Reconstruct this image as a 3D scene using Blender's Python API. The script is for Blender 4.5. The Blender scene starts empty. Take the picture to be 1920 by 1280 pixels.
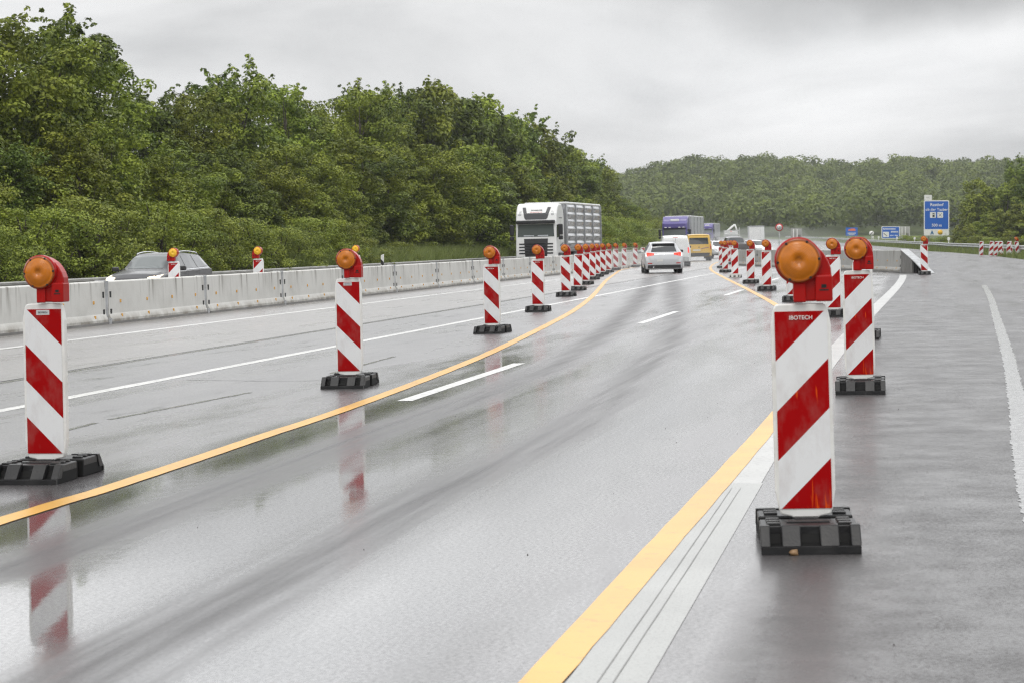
import bpy, bmesh, math, random
import numpy as np
from mathutils import Vector, Matrix
from mathutils.bvhtree import BVHTree

# ------------------------------------------------------------------ camera, light
SC = bpy.context.scene
COL = SC.collection
R = math.radians
F = 3900.0            # focal length in photo pixels (1920 wide)
YH = 444.0            # row of the horizon
EZ = 1.5              # eye height of the camera in world units

cam = bpy.data.cameras.new('camera')
camo = bpy.data.objects.new('camera', cam)
COL.objects.link(camo)
camo.location = (0, 0, EZ)
camo.rotation_euler = (R(90), 0, 0)
cam.sensor_width = 36.0
cam.lens = 36.0 * F / 1920.0
cam.shift_y = -(640.0 - YH) / 1920.0
cam.clip_start = 0.1
cam.clip_end = 12000
cam.dof.use_dof = True
cam.dof.focus_distance = 24.0
cam.dof.aperture_fstop = 8.0
SC.camera = camo

SC.view_settings.view_transform = 'Standard'
SC.view_settings.look = 'None'
SC.view_settings.gamma = 1.0
SC.view_settings.exposure = -0.03
SC.cycles.use_denoising = True
SC.cycles.denoiser = 'OPENIMAGEDENOISE'
SC.cycles.denoising_prefilter = 'NONE'
SC.cycles.denoising_input_passes = 'RGB_ALBEDO_NORMAL'
SC.cycles.filter_width = 1.25
SC.cycles.use_adaptive_sampling = False
SC.cycles.sample_clamp_indirect = 4.0
SC.cycles.max_bounces = 8
SC.cycles.transparent_max_bounces = 8
SC.cycles.volume_bounces = 0

SUN_EL, SUN_AZ = R(62), R(180)
world = bpy.data.worlds.new('World')
SC.world = world
world.use_nodes = True
wn, wl = world.node_tree.nodes, world.node_tree.links
wn.clear()
def wnode(t, **k):
    n = wn.new(t)
    for a, b in k.items():
        setattr(n, a, b)
    return n
wout = wnode('ShaderNodeOutputWorld')
bgc = wnode('ShaderNodeBackground')
bgs = wnode('ShaderNodeBackground')
addw = wnode('ShaderNodeAddShader')
sky = wnode('ShaderNodeTexSky', sky_type='NISHITA', sun_disc=False)
sky.sun_elevation = SUN_EL
sky.sun_rotation = SUN_AZ
sky.dust_density = 4.0
bgs.inputs['Strength'].default_value = 0.05
skyd = wnode('ShaderNodeHueSaturation')
skyd.inputs['Saturation'].default_value = 0.12      # daylight coming grey through the cloud deck
skyd.inputs['Value'].default_value = 0.5
wl.new(sky.outputs[0], skyd.inputs['Color'])
wl.new(skyd.outputs[0], bgs.inputs['Color'])
tc = wnode('ShaderNodeTexCoord')
sep = wnode('ShaderNodeSeparateXYZ')
wl.new(tc.outputs['Generated'], sep.inputs[0])
# cloud deck: project the view direction on a flat layer overhead
zc = wnode('ShaderNodeMath', operation='MAXIMUM'); zc.inputs[1].default_value = 0.0
wl.new(sep.outputs['Z'], zc.inputs[0])
za = wnode('ShaderNodeMath', operation='ADD'); za.inputs[1].default_value = 0.06
wl.new(zc.outputs[0], za.inputs[0])
dx = wnode('ShaderNodeMath', operation='DIVIDE'); dy = wnode('ShaderNodeMath', operation='DIVIDE')
wl.new(sep.outputs['X'], dx.inputs[0]); wl.new(za.outputs[0], dx.inputs[1])
wl.new(sep.outputs['Y'], dy.inputs[0]); wl.new(za.outputs[0], dy.inputs[1])
cmb = wnode('ShaderNodeCombineXYZ')
wl.new(dx.outputs[0], cmb.inputs[0]); wl.new(dy.outputs[0], cmb.inputs[1])
n1 = wnode('ShaderNodeTexNoise'); n1.inputs['Scale'].default_value = 1.0
n1.inputs['Detail'].default_value = 5; n1.inputs['Roughness'].default_value = 0.5
n1.inputs['Distortion'].default_value = 0.35
mp = wnode('ShaderNodeMapping'); mp.inputs['Location'].default_value = (3.7, 1.15, 0.0)
mp.inputs['Scale'].default_value = (4.6, 4.6, 13.0); mp.inputs['Rotation'].default_value = (0.0, R(-14), 0.0)
wl.new(tc.outputs['Generated'], mp.inputs[0]); wl.new(mp.outputs[0], n1.inputs['Vector'])
rc = wnode('ShaderNodeValToRGB')
cr = rc.color_ramp
cr.elements[0].position = 0.30; cr.elements[0].color = (0.60, 0.61, 0.625, 1)
cr.elements[1].position = 0.60; cr.elements[1].color = (1.12, 1.12, 1.12, 1)
e = cr.elements.new(0.45); e.color = (0.87, 0.875, 0.88, 1)
wl.new(n1.outputs['Fac'], rc.inputs[0])
# overcast luminance; bright band above the frame added to lighten the road's reflections
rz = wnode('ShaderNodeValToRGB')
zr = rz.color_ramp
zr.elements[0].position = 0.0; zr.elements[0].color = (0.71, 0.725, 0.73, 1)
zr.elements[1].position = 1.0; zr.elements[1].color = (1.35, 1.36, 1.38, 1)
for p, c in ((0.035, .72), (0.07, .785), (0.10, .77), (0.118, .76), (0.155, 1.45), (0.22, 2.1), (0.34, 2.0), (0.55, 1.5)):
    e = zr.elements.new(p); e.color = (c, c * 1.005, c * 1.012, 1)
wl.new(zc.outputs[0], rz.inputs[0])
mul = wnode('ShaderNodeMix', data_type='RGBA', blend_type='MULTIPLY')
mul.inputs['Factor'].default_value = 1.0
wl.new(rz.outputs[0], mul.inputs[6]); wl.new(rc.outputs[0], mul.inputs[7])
fb = wnode('ShaderNodeMapRange'); fb.inputs[1].default_value = -0.6; fb.inputs[2].default_value = 0.5; fb.inputs[3].default_value = 0.62; fb.inputs[4].default_value = 1.0
wl.new(sep.outputs['Y'], fb.inputs[0])                # sky dimmed behind the camera, added for contrast between tops and sides
mul2 = wnode('ShaderNodeVectorMath', operation='SCALE')
wl.new(mul.outputs[2], mul2.inputs[0]); wl.new(fb.outputs[0], mul2.inputs['Scale'])
# a darker cloud bank and a thinner bright patch, as directions in the sky
def cloud_bank(src, d, size, gain):
    vs = wnode('ShaderNodeVectorMath', operation='SUBTRACT'); vs.inputs[1].default_value = d
    wl.new(tc.outputs['Generated'], vs.inputs[0])
    nd = wnode('ShaderNodeTexNoise'); nd.inputs['Scale'].default_value = 14; nd.inputs['Detail'].default_value = 5
    wl.new(tc.outputs['Generated'], nd.inputs['Vector'])
    nv = wnode('ShaderNodeVectorMath', operation='MULTIPLY_ADD'); nv.inputs[1].default_value = (0.10, 0.10, 0.035); nv.inputs[2].default_value = (-0.05, -0.05, -0.0175)
    wl.new(nd.outputs['Color'], nv.inputs[0])
    va = wnode('ShaderNodeVectorMath', operation='ADD'); wl.new(vs.outputs[0], va.inputs[0]); wl.new(nv.outputs[0], va.inputs[1])
    vm = wnode('ShaderNodeVectorMath', operation='DIVIDE'); vm.inputs[1].default_value = size
    wl.new(va.outputs[0], vm.inputs[0])
    ln = wnode('ShaderNodeVectorMath', operation='LENGTH'); wl.new(vm.outputs[0], ln.inputs[0])
    mr = wnode('ShaderNodeMapRange', interpolation_type='SMOOTHSTEP'); mr.inputs[1].default_value = 0.15; mr.inputs[2].default_value = 1.0
    mr.inputs[3].default_value = gain; mr.inputs[4].default_value = 1.0
    wl.new(ln.outputs['Value'], mr.inputs[0])
    sc = wnode('ShaderNodeVectorMath', operation='SCALE'); wl.new(src, sc.inputs[0]); wl.new(mr.outputs[0], sc.inputs['Scale'])
    return sc.outputs[0]
skc = cloud_bank(mul2.outputs[0], (0.20, 0.973, 0.122), (0.20, 0.5, 0.036), 0.60)
skc = cloud_bank(skc, (0.15, 0.985, 0.072), (0.20, 0.5, 0.040), 1.16)
skc = cloud_bank(skc, (-0.10, 0.99, 0.105), (0.16, 0.5, 0.035), 0.90)
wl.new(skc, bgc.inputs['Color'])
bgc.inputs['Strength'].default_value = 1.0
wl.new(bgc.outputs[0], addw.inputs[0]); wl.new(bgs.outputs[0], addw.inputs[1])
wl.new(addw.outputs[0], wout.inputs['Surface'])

sun = bpy.data.lights.new('sun', 'SUN')
sun.energy = 1.5
sun.angle = R(28)
sun.color = (1.0, 0.97, 0.92)
suno = bpy.data.objects.new('sun', sun)
COL.objects.link(suno)
suno.rotation_euler = (R(28), 0, R(-12))

# ------------------------------------------------------------------ ground geometry
TH = R(10.7)
SN, CS = math.sin(TH), math.cos(TH)

def softplus(x, w):
    x = x / w
    return w * (np.logaddexp(0.0, x))
def bend(u):
    return -0.10 * softplus(np.asarray(u, float) - 215.0, 14.0) - 0.12 * softplus(np.asarray(u, float) - 400.0, 25.0)
def rise(u):
    return 0.0045 * softplus(np.asarray(u, float) - 310.0, 30.0)
def depth(v):                                     # depth of the carriageway below the eye
    v = np.asarray(v, float)
    d = 1.452 - 0.0234 * np.clip(v, -25.3, 4.0)
    bank = 0.16 * np.clip(-v - 26.0, 0, 14.0) + 0.02 * np.clip(v - 10.0, 0, 30)
    return d - bank
def UV(X, Y):
    v0 = X * CS - Y * SN
    u = X * SN + Y * CS
    return u, v0 - bend(u)
def smooth(x, a, b):
    t = np.clip((np.asarray(x, float) - a) / (b - a), 0, 1)
    return t * t * (3 - 2 * t)
def hillz(X, Y):
    X = np.asarray(X, float); Y = np.asarray(Y, float)
    f = smooth(Y, 560, 905)
    px = 960 + F * X / np.maximum(Y, 1)
    top = 21.5 + 2.4 * np.sin(px / 95.0 + 0.6) * 0.5 + 1.2 * np.sin(px / 37.0) * 0.5
    top = top - 8.0 * smooth(-px, -1300, -1130) - 1.5 * smooth(px, 1700, 1900)
    return f * top * (1.0 - 0.75 * smooth(Y, 1000, 1500))
def GZ(X, Y):
    u, v = UV(X, Y)
    return EZ - depth(v) + rise(u) + hillz(X, Y)
def W(u, v, dz=0.0):                               # road coordinates to world
    vv = v + float(bend(u))
    X = u * SN + vv * CS
    Y = u * CS - vv * SN
    return Vector((X, Y, float(GZ(X, Y)) + dz))
def P(px, Y, dz=0.0):                              # photo column and distance to a ground point
    X = (px - 960.0) / F * Y
    return Vector((X, Y, float(GZ(X, Y)) + dz))
def G(px, py):                                     # photo pixel to ground point
    k = (py - YH) / F
    lo, hi = 4.0, 900.0
    Y = 1.45 / max(k, 1e-4)
    for _ in range(60):
        X = (px - 960.0) / F * Y
        d = EZ - float(GZ(X, Y))
        Y = 0.5 * Y + 0.5 * d / k
    X = (px - 960.0) / F * Y
    return Vector((X, Y, float(GZ(X, Y))))

# ------------------------------------------------------------------ materials
MATS = {}
def new_mat(name):
    m = bpy.data.materials.new(name)
    m.use_nodes = True
    return m, m.node_tree.nodes, m.node_tree.links, m.node_tree.nodes['Principled BSDF']

def mat(name, col, rough=0.5, metal=0.0, var=0.0, vscale=6.0, bump=0.0, bscale=40.0, coat=0.0, dirt=None, dscale=3.0, damt=0.5, spec=0.5):
    """paint-like surface with large scale tone variation, optional dirt and bump, object coordinates"""
    if name in MATS:
        return MATS[name]
    m, n, l, b = new_mat(name)
    b.inputs['Roughness'].default_value = rough
    b.inputs['Metallic'].default_value = metal
    b.inputs['Specular IOR Level'].default_value = spec
    if coat:
        b.inputs['Coat Weight'].default_value = coat
        b.inputs['Coat Roughness'].default_value = 0.06
    t = n.new('ShaderNodeTexCoord')
    cur = None
    rgb = n.new('ShaderNodeRGB'); rgb.outputs[0].default_value = (*col, 1)
    cur = rgb.outputs[0]
    if var:
        no = n.new('ShaderNodeTexNoise'); no.inputs['Scale'].default_value = vscale; no.inputs['Detail'].default_value = 5
        l.new(t.outputs['Object'], no.inputs['Vector'])
        mr = n.new('ShaderNodeMapRange'); mr.inputs[1].default_value = 0.3; mr.inputs[2].default_value = 0.7
        mr.inputs[3].default_value = 1 - var; mr.inputs[4].default_value = 1 + var
        l.new(no.outputs['Fac'], mr.inputs[0])
        hs = n.new('ShaderNodeHueSaturation'); l.new(cur, hs.inputs['Color']); l.new(mr.outputs[0], hs.inputs['Value'])
        cur = hs.outputs[0]
    if dirt:
        no = n.new('ShaderNodeTexNoise'); no.inputs['Scale'].default_value = dscale; no.inputs['Detail'].default_value = 8
        no.inputs['Roughness'].default_value = 0.65
        l.new(t.outputs['Object'], no.inputs['Vector'])
        mr = n.new('ShaderNodeMapRange'); mr.inputs[1].default_value = 0.48; mr.inputs[2].default_value = 0.75
        mr.inputs[3].default_value = 0; mr.inputs[4].default_value = damt
        l.new(no.outputs['Fac'], mr.inputs[0])
        mx = n.new('ShaderNodeMix'); mx.data_type = 'RGBA'
        l.new(mr.outputs[0], mx.inputs[0]); l.new(cur, mx.inputs[6]); mx.inputs[7].default_value = (*dirt, 1)
        cur = mx.outputs[2]
    l.new(cur, b.inputs['Base Color'])
    if bump:
        no = n.new('ShaderNodeTexNoise'); no.inputs['Scale'].default_value = bscale; no.inputs['Detail'].default_value = 4
        l.new(t.outputs['Object'], no.inputs['Vector'])
        bp = n.new('ShaderNodeBump'); bp.inputs['Strength'].default_value = bump; bp.inputs['Distance'].default_value = 0.02
        l.new(no.outputs['Fac'], bp.inputs['Height']); l.new(bp.outputs[0], b.inputs['Normal'])
    MATS[name] = m
    return m

def emat(name, col, strength):
    if name in MATS:
        return MATS[name]
    m, n, l, b = new_mat(name)
    b.inputs['Base Color'].default_value = (*col, 1)
    b.inputs['Emission Color'].default_value = (*col, 1)
    b.inputs['Emission Strength'].default_value = strength
    b.inputs['Roughness'].default_value = 0.2
    MATS[name] = m
    return m

# ------------------------------------------------------------------ object helpers
def tag(o, label=None, cat=None, group=None, kind=None):
    if label: o['label'] = label
    if cat: o['category'] = cat
    if group: o['group'] = group
    if kind: o['kind'] = kind
    return o
def empty(name, loc=(0, 0, 0), rot=(0, 0, 0)):
    o = bpy.data.objects.new(name, None)
    o.empty_display_size = 0.2
    COL.objects.link(o)
    o.location = loc
    o.rotation_euler = rot
    return o
KIDS = {}
def link(name, me, parent=None, loc=None):
    o = bpy.data.objects.new(name, me)
    COL.objects.link(o)
    if parent is not None:
        o.parent = parent
        KIDS.setdefault(parent.name, []).append(o)
    if loc is not None:
        o.location = loc
    return o
def dup(o, parent=None):
    c = o.copy()
    COL.objects.link(c)
    if parent is not None:
        c.parent = parent
        KIDS.setdefault(parent.name, []).append(c)
    for ch in list(KIDS.get(o.name, [])):
        dup(ch, c)
    return c

class MB:
    """collects simple solids and builds them as one mesh object"""
    def __init__(s):
        s.v = []; s.f = []; s.m = []; s.mi = 0; s.sm = []
    def _add(s, vs, fs, smooth=False):
        k = len(s.v)
        s.v += [tuple(p) for p in vs]
        for f in fs:
            s.f.append(tuple(i + k for i in f)); s.m.append(s.mi); s.sm.append(smooth)
        return s
    def box(s, x0, x1, y0, y1, z0, z1, M=None):
        vs = [Vector((x, y, z)) for z in (z0, z1) for y in (y0, y1) for x in (x0, x1)]
        if M: vs = [M @ p for p in vs]
        return s._add(vs, [(0, 2, 3, 1), (4, 5, 7, 6), (0, 1, 5, 4), (2, 6, 7, 3), (0, 4, 6, 2), (1, 3, 7, 5)])
    def bbox(s, x0, x1, y0, y1, z0, z1, r=0.02, seg=2):
        bm = bmesh.new()
        bmesh.ops.create_cube(bm, size=1.0)
        for p in bm.verts:
            p.co = Vector(((x0 + x1) / 2 + p.co.x * (x1 - x0), (y0 + y1) / 2 + p.co.y * (y1 - y0), (z0 + z1) / 2 + p.co.z * (z1 - z0)))
        bmesh.ops.bevel(bm, geom=bm.edges[:], offset=r, segments=seg, affect='EDGES', profile=0.5)
        return s.bm(bm)
    def bm(s, bm, smooth=False):
        bm.verts.index_update()
        s._add([p.co.copy() for p in bm.verts], [tuple(q.index for q in f.verts) for f in bm.faces], smooth)
        bm.free()
        return s
    def prism(s, pts, a, b, axis='y', bev=0.0, M=None):
        """outline in the plane across axis, extruded from a to b"""
        bm = bmesh.new()
        def mk(p, t):
            return {'y': (p[0], t, p[1]), 'x': (t, p[0], p[1]), 'z': (p[0], p[1], t)}[axis]
        A = [bm.verts.new(mk(p, a)) for p in pts]
        B = [bm.verts.new(mk(p, b)) for p in pts]
        bm.faces.new(A); bm.faces.new(list(reversed(B)))
        n = len(pts)
        for i in range(n):
            bm.faces.new((A[i], B[i], B[(i + 1) % n], A[(i + 1) % n]))
        bmesh.ops.recalc_face_normals(bm, faces=bm.faces[:])
        if bev:
            es = [e for e in bm.edges if len(e.link_faces) == 2 and e.calc_face_angle(0) > 0.5]
            bmesh.ops.bevel(bm, geom=es, offset=bev, segments=2, affect='EDGES', profile=0.5)
        if M:
            bm.transform(M)
        return s.bm(bm)
    def tube(s, path, r, n=8, cap=True):
        path = [Vector(p) for p in path]
        rings = []
        for i, p in enumerate(path):
            t = (path[min(i + 1, len(path) - 1)] - path[max(i - 1, 0)]).normalized()
            a = t.cross(Vector((0, 0, 1)))
            if a.length < 1e-3: a = t.cross(Vector((1, 0, 0)))
            a.normalize(); c = t.cross(a)
            rr = r[i] if hasattr(r, '__len__') else r
            rings.append([p + (a * math.cos(k * 2 * math.pi / n) + c * math.sin(k * 2 * math.pi / n)) * rr for k in range(n)])
        vs = [q for g in rings for q in g]
        fs = []
        for i in range(len(rings) - 1):
            for k in range(n):
                fs.append((i * n + k, i * n + (k + 1) % n, (i + 1) * n + (k + 1) % n, (i + 1) * n + k))
        if cap:
            fs.append(tuple(reversed(range(n)))); fs.append(tuple((len(rings) - 1) * n + k for k in range(n)))
        return s._add(vs, fs, True)
    def lathe(s, prof, n=28, axis='y', c=(0, 0, 0)):
        """profile of (radius, position along axis)"""
        vs = []
        for (r, t) in prof:
            for k in range(n):
                a = 2 * math.pi * k / n
                p = {'y': (r * math.cos(a), t, r * math.sin(a)), 'x': (t, r * math.cos(a), r * math.sin(a)), 'z': (r * math.cos(a), r * math.sin(a), t)}[axis]
                vs.append(Vector(p) + Vector(c))
        fs = []
        for i in range(len(prof) - 1):
            for k in range(n):
                fs.append((i * n + k, i * n + (k + 1) % n, (i + 1) * n + (k + 1) % n, (i + 1) * n + k))
        fs.append(tuple(range(n))); fs.append(tuple(reversed(range((len(prof) - 1) * n, len(prof) * n))))
        return s._add(vs, fs, True)
    def mesh(s, name, mats, recalc=True):
        me = bpy.data.meshes.new(name)
        me.from_pydata(s.v, [], s.f)
        for m in mats: me.materials.append(m)
        me.polygons.foreach_set('material_index', s.m)
        me.polygons.foreach_set('use_smooth', s.sm)
        if recalc:
            bm = bmesh.new(); bm.from_mesh(me)
            bmesh.ops.recalc_face_normals(bm, faces=bm.faces[:])
            bm.to_mesh(me); bm.free()
        me.update()
        return me
    def build(s, name, mats, parent=None, loc=None, recalc=True):
        if not isinstance(mats, (list, tuple)): mats = [mats]
        return link(name, s.mesh(name, mats, recalc), parent, loc)

def np_mesh(name, V, FQ, mats, tint=None, uv=None, attrs=None, smooth_=False):
    """fast mesh from numpy arrays, FQ is (n,3) or (n,4)"""
    me = bpy.data.meshes.new(name)
    V = np.asarray(V, np.float32); FQ = np.asarray(FQ, np.int32)
    k = FQ.shape[1]
    me.vertices.add(len(V)); me.vertices.foreach_set('co', V.ravel())
    me.loops.add(FQ.size); me.loops.foreach_set('vertex_index', FQ.ravel())
    me.polygons.add(len(FQ))
    me.polygons.foreach_set('loop_start', np.arange(0, FQ.size, k, dtype=np.int32))
    if smooth_:
        me.polygons.foreach_set('use_smooth', np.ones(len(FQ), bool))
    for m in mats: me.materials.append(m)
    for nm, arr in (attrs or {}).items():
        a = me.attributes.new(nm, 'FLOAT', 'POINT'); a.data.foreach_set('value', np.asarray(arr, np.float32).ravel())
    if uv is not None:
        ul = me.uv_layers.new(name='UVMap')
        ul.data.foreach_set('uv', np.asarray(uv, np.float32)[FQ.ravel()].ravel())
    me.update(calc_edges=True)
    me.validate()
    return me

def text_mesh(body, size, mt, name='lettering', align='CENTER', extrude=0.001):
    cu = bpy.data.curves.new('tmp', 'FONT')
    cu.body = body; cu.size = size; cu.align_x = align; cu.align_y = 'CENTER'; cu.extrude = extrude
    cu.offset = size * 0.012
    o = bpy.data.objects.new('tmp', cu); COL.objects.link(o)
    dg = bpy.context.evaluated_depsgraph_get()
    me = bpy.data.meshes.new_from_object(o.evaluated_get(dg))
    bpy.data.objects.remove(o); bpy.data.curves.remove(cu)
    me.materials.clear(); me.materials.append(mt)
    me.name = name
    me.transform(Matrix.Rotation(R(90), 4, 'X'))       # stands up in XZ, faces -Y
    return me

# ------------------------------------------------------------------ ground and road
def ground_sheet():
    us = np.concatenate([np.linspace(-900, -60, 8), np.arange(-50, 320, 6.0), np.arange(320, 1000, 18.0), np.linspace(1000, 4000, 40)])
    vs = np.concatenate([np.linspace(-2600, -150, 16), np.arange(-140, -46, 12.0), np.arange(-46, 30, 2.0), np.arange(30, 160, 12.0), np.linspace(160, 2600, 18)])
    V = []
    for u in us:
        for v in vs:
            vv = v + float(bend(min(u, 1000)))
            X = u * SN + vv * CS; Y = u * CS - vv * SN
            u2, v2 = UV(X, Y)
            z = float(EZ - depth(v) + rise(min(u, 1000)) + hillz(X, Y)) - 0.03
            V.append((X, Y, z))
    nv = len(vs)
    i, j = np.meshgrid(np.arange(len(us) - 1), np.arange(nv - 1), indexing='ij')
    a = (i * nv + j).ravel()
    FQ = np.stack([a, a + 1, a + nv + 1, a + nv], 1)
    m = mat('soil_and_grass', (0.075, 0.10, 0.032), 0.9, var=0.45, vscale=0.8, bump=0.6, bscale=9.0, dirt=(0.10, 0.085, 0.05), dscale=0.35, damt=0.6, spec=0.15)
    o = link('ground', np_mesh('ground', V, FQ, [m], smooth_=True))
    tag(o, kind='structure')
ground_sheet()

def road_edge(u):
    return float(np.interp(u, [0, 90, 124, 155, 200, 287, 382, 520, 900], [11.0, 8.6, 7.0, 5.9, 2.6, 3.8, 5.2, 6.0, 6.0]))

# wheel tracks of the diverted lane, drawn through ground points of the place
TRK = [
    ([(0, 1075), (160, 1020), (300, 962), (450, 905), (620, 845), (760, 790), (900, 745), (1050, 680), (1150, 612), (1195, 570), (1215, 535), (1222, 516)], 0.30, 1.0),
    ([(60, 1330), (210, 1235), (350, 1172), (450, 1120), (600, 1040), (760, 950), (900, 885), (1050, 815), (1150, 745), (1200, 692), (1255, 640), (1267, 590), (1263, 545), (1256, 515)], 0.31, 0.95),
    ([(640, 880), (860, 820), (1050, 735), (1150, 700), (1260, 655), (1320, 612), (1400, 570)], 0.26, 0.34),
    ([(820, 960), (1000, 880), (1120, 800), (1220, 720)], 0.3, 0.3),
]
def track_value(X, Y):
    out = np.zeros(len(X))
    for pts, w, k in TRK:
        gp = [G(*p) for p in pts]
        d = np.full(len(X), 1e9)
        for a, b in zip(gp[:-1], gp[1:]):
            ax, ay, bx, by = a.x, a.y, b.x, b.y
            L2 = (bx - ax) ** 2 + (by - ay) ** 2
            t = np.clip(((X - ax) * (bx - ax) + (Y - ay) * (by - ay)) / L2, 0, 1)
            d = np.minimum(d, np.hypot(X - ax - t * (bx - ax), Y - ay - t * (by - ay)))
        out = np.maximum(out, k * np.exp(-(d / w) ** 2))
    return out

def road_material():
    m, n, l, b = new_mat('wet_asphalt')
    uv = n.new('ShaderNodeUVMap'); uv.uv_map = 'UVMap'
    sp = n.new('ShaderNodeSeparateXYZ'); l.new(uv.outputs[0], sp.inputs[0])
    geo = n.new('ShaderNodeNewGeometry')
    def noise(scale, det, src=None, sc=(1, 1, 1), rough=0.55):
        mpn = n.new('ShaderNodeMapping'); mpn.inputs['Scale'].default_value = sc
        l.new((src or uv.outputs[0]), mpn.inputs[0])
        t = n.new('ShaderNodeTexNoise'); t.inputs['Scale'].default_value = scale; t.inputs['Detail'].default_value = det
        t.inputs['Roughness'].default_value = rough
        l.new(mpn.outputs[0], t.inputs['Vector'])
        return t.outputs['Fac']
    def rng(x, a, b_, c, d):
        r = n.new('ShaderNodeMapRange'); r.inputs[1].default_value = a; r.inputs[2].default_value = b_
        r.inputs[3].default_value = c; r.inputs[4].default_value = d
        l.new(x, r.inputs[0]); return r.outputs[0]
    def math_(op, a, c):
        q = n.new('ShaderNodeMath'); q.operation = op
        for i, x in enumerate((a, c)):
            if hasattr(x, 'links'): l.new(x, q.inputs[i])
            else: q.inputs[i].default_value = x
        return q.outputs[0]
    at = n.new('ShaderNodeAttribute'); at.attribute_name = 'track'
    trk = math_('MULTIPLY', at.outputs['Fac'], rng(noise(2.2, 6, sc=(0.12, 3.4, 1), rough=0.6), 0.34, 0.66, 0.6, 1.25))
    v = sp.outputs['Y']
    old = rng(v, -10.42, -10.22, 1, 0)              # pale old concrete lane beside the concrete wall
    sh = rng(v, -0.7, -0.5, 0, 1)                   # rougher hard shoulder
    grain = noise(48, 4, rough=0.7)
    blotch = noise(0.55, 5, sc=(0.35, 1.2, 1))
    stain = noise(1.5, 8, sc=(0.35, 1.6, 1), rough=0.72)
    base = n.new('ShaderNodeMix'); base.data_type = 'RGBA'
    base.inputs[6].default_value = (0.060, 0.055, 0.056, 1); base.inputs[7].default_value = (0.115, 0.104, 0.096, 1)
    l.new(old, base.inputs[0])
    b2 = n.new('ShaderNodeMix'); b2.data_type = 'RGBA'; l.new(sh, b2.inputs[0]); l.new(base.outputs[2], b2.inputs[6])
    b2.inputs[7].default_value = (0.046, 0.043, 0.043, 1)
    hs = n.new('ShaderNodeHueSaturation'); l.new(b2.outputs[2], hs.inputs['Color'])
    val = math_('MULTIPLY', rng(grain, 0.3, 0.7, 0.45, 1.6), rng(blotch, 0.3, 0.7, 0.82, 1.18))
    l.new(val, hs.inputs['Value'])
    # algae stains between the old lane lines
    zone = math_('MULTIPLY', rng(v, -11.2, -9.4, 0, 1), rng(v, -7.6, -6.0, 1, 0))
    st = math_('MULTIPLY', zone, rng(stain, 0.575, 0.66, 0, 0.85))
    b3 = n.new('ShaderNodeMix'); b3.data_type = 'RGBA'; l.new(st, b3.inputs[0]); l.new(hs.outputs[0], b3.inputs[6])
    b3.inputs[7].default_value = (0.016, 0.02, 0.011, 1)
    h2 = n.new('ShaderNodeHueSaturation'); l.new(b3.outputs[2], h2.inputs['Color'])
    BASEV = h2.inputs['Value']
    l.new(h2.outputs[0], b.inputs['Base Color'])
    # water film lies on the stone as a clear coat, squeezed out where tyres have run
    film = noise(0.8, 4, sc=(0.22, 1.5, 1))
    fine = noise(4.0, 4, sc=(0.5, 1.3, 1))
    pool = math_('MULTIPLY', math_('MULTIPLY', rng(v, -5.3, -4.6, 0, 1), rng(v, -2.2, -1.5, 1, 0)), rng(sp.outputs['X'], 13, 34, 1, 0))
    cw = math_('SUBTRACT', 1.0, math_('MULTIPLY', trk, 0.74))
    cw = math_('SUBTRACT', cw, math_('MULTIPLY', st, 0.75))
    cw = math_('MULTIPLY', cw, math_('SUBTRACT', 1.0, math_('MULTIPLY', sh, math_('ADD', rng(noise(1.7, 8, sc=(1, 1, 1), rough=0.72), 0.36, 0.64, -0.05, 0.5), rng(grain, 0.36, 0.62, 0.0, 0.75)))))
    cw = math_('MULTIPLY', cw, math_('ADD', rng(grain, 0.34, 0.60, 0.62, 1.0), math_('MULTIPLY', pool, 0.25)))
    l.new(cw, b.inputs['Coat Weight'])
    l.new(math_('SUBTRACT', 1.0, math_('MULTIPLY', pool, 0.5)), BASEV)      # base colour darkened in the pool to strengthen its reflections
    b.inputs['Coat IOR'].default_value = 1.45
    cr_ = math_('ADD', rng(film, 0.36, 0.62, 0.10, 0.24), rng(fine, 0.4, 0.8, 0.0, 0.06))
    cr_ = math_('MULTIPLY', cr_, math_('SUBTRACT', 1.0, math_('MULTIPLY', pool, 0.86)))
    cr_ = math_('ADD', cr_, math_('ADD', math_('MULTIPLY', trk, 0.24), math_('MULTIPLY', sh, 0.03)))
    cr_ = math_('ADD', cr_, math_('MULTIPLY', rng(v, -6.8, -5.2, 1, 0), 0.14))
    l.new(cr_, b.inputs['Coat Roughness'])
    b.inputs['Roughness'].default_value = 0.5
    b.inputs['Specular IOR Level'].default_value = 0.3
    hgt = math_('ADD', math_('MULTIPLY', grain, 0.5), noise(9.0, 3, sc=(0.6, 1, 1)))
    bp = n.new('ShaderNodeBump'); bp.inputs['Distance'].default_value = 0.006; bp.inputs['Strength'].default_value = 0.5
    l.new(hgt, bp.inputs['Height']); l.new(bp.outputs[0], b.inputs['Normal'])
    bc = n.new('ShaderNodeBump'); bc.inputs['Distance'].default_value = 0.0022
    l.new(math_('ADD', noise(7.0, 3, sc=(0.8, 1, 1)), math_('MULTIPLY', grain, 0.16)), bc.inputs['Height'])
    l.new(math_('ADD', math_('ADD', math_('MULTIPLY', trk, 0.5), 0.11), math_('ADD', math_('MULTIPLY', sh, 0.22), math_('MULTIPLY', old, 0.02))), bc.inputs['Strength'])
    l.new(bc.outputs[0], b.inputs['Coat Normal'])
    return m
ASPHALT = road_material()

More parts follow.
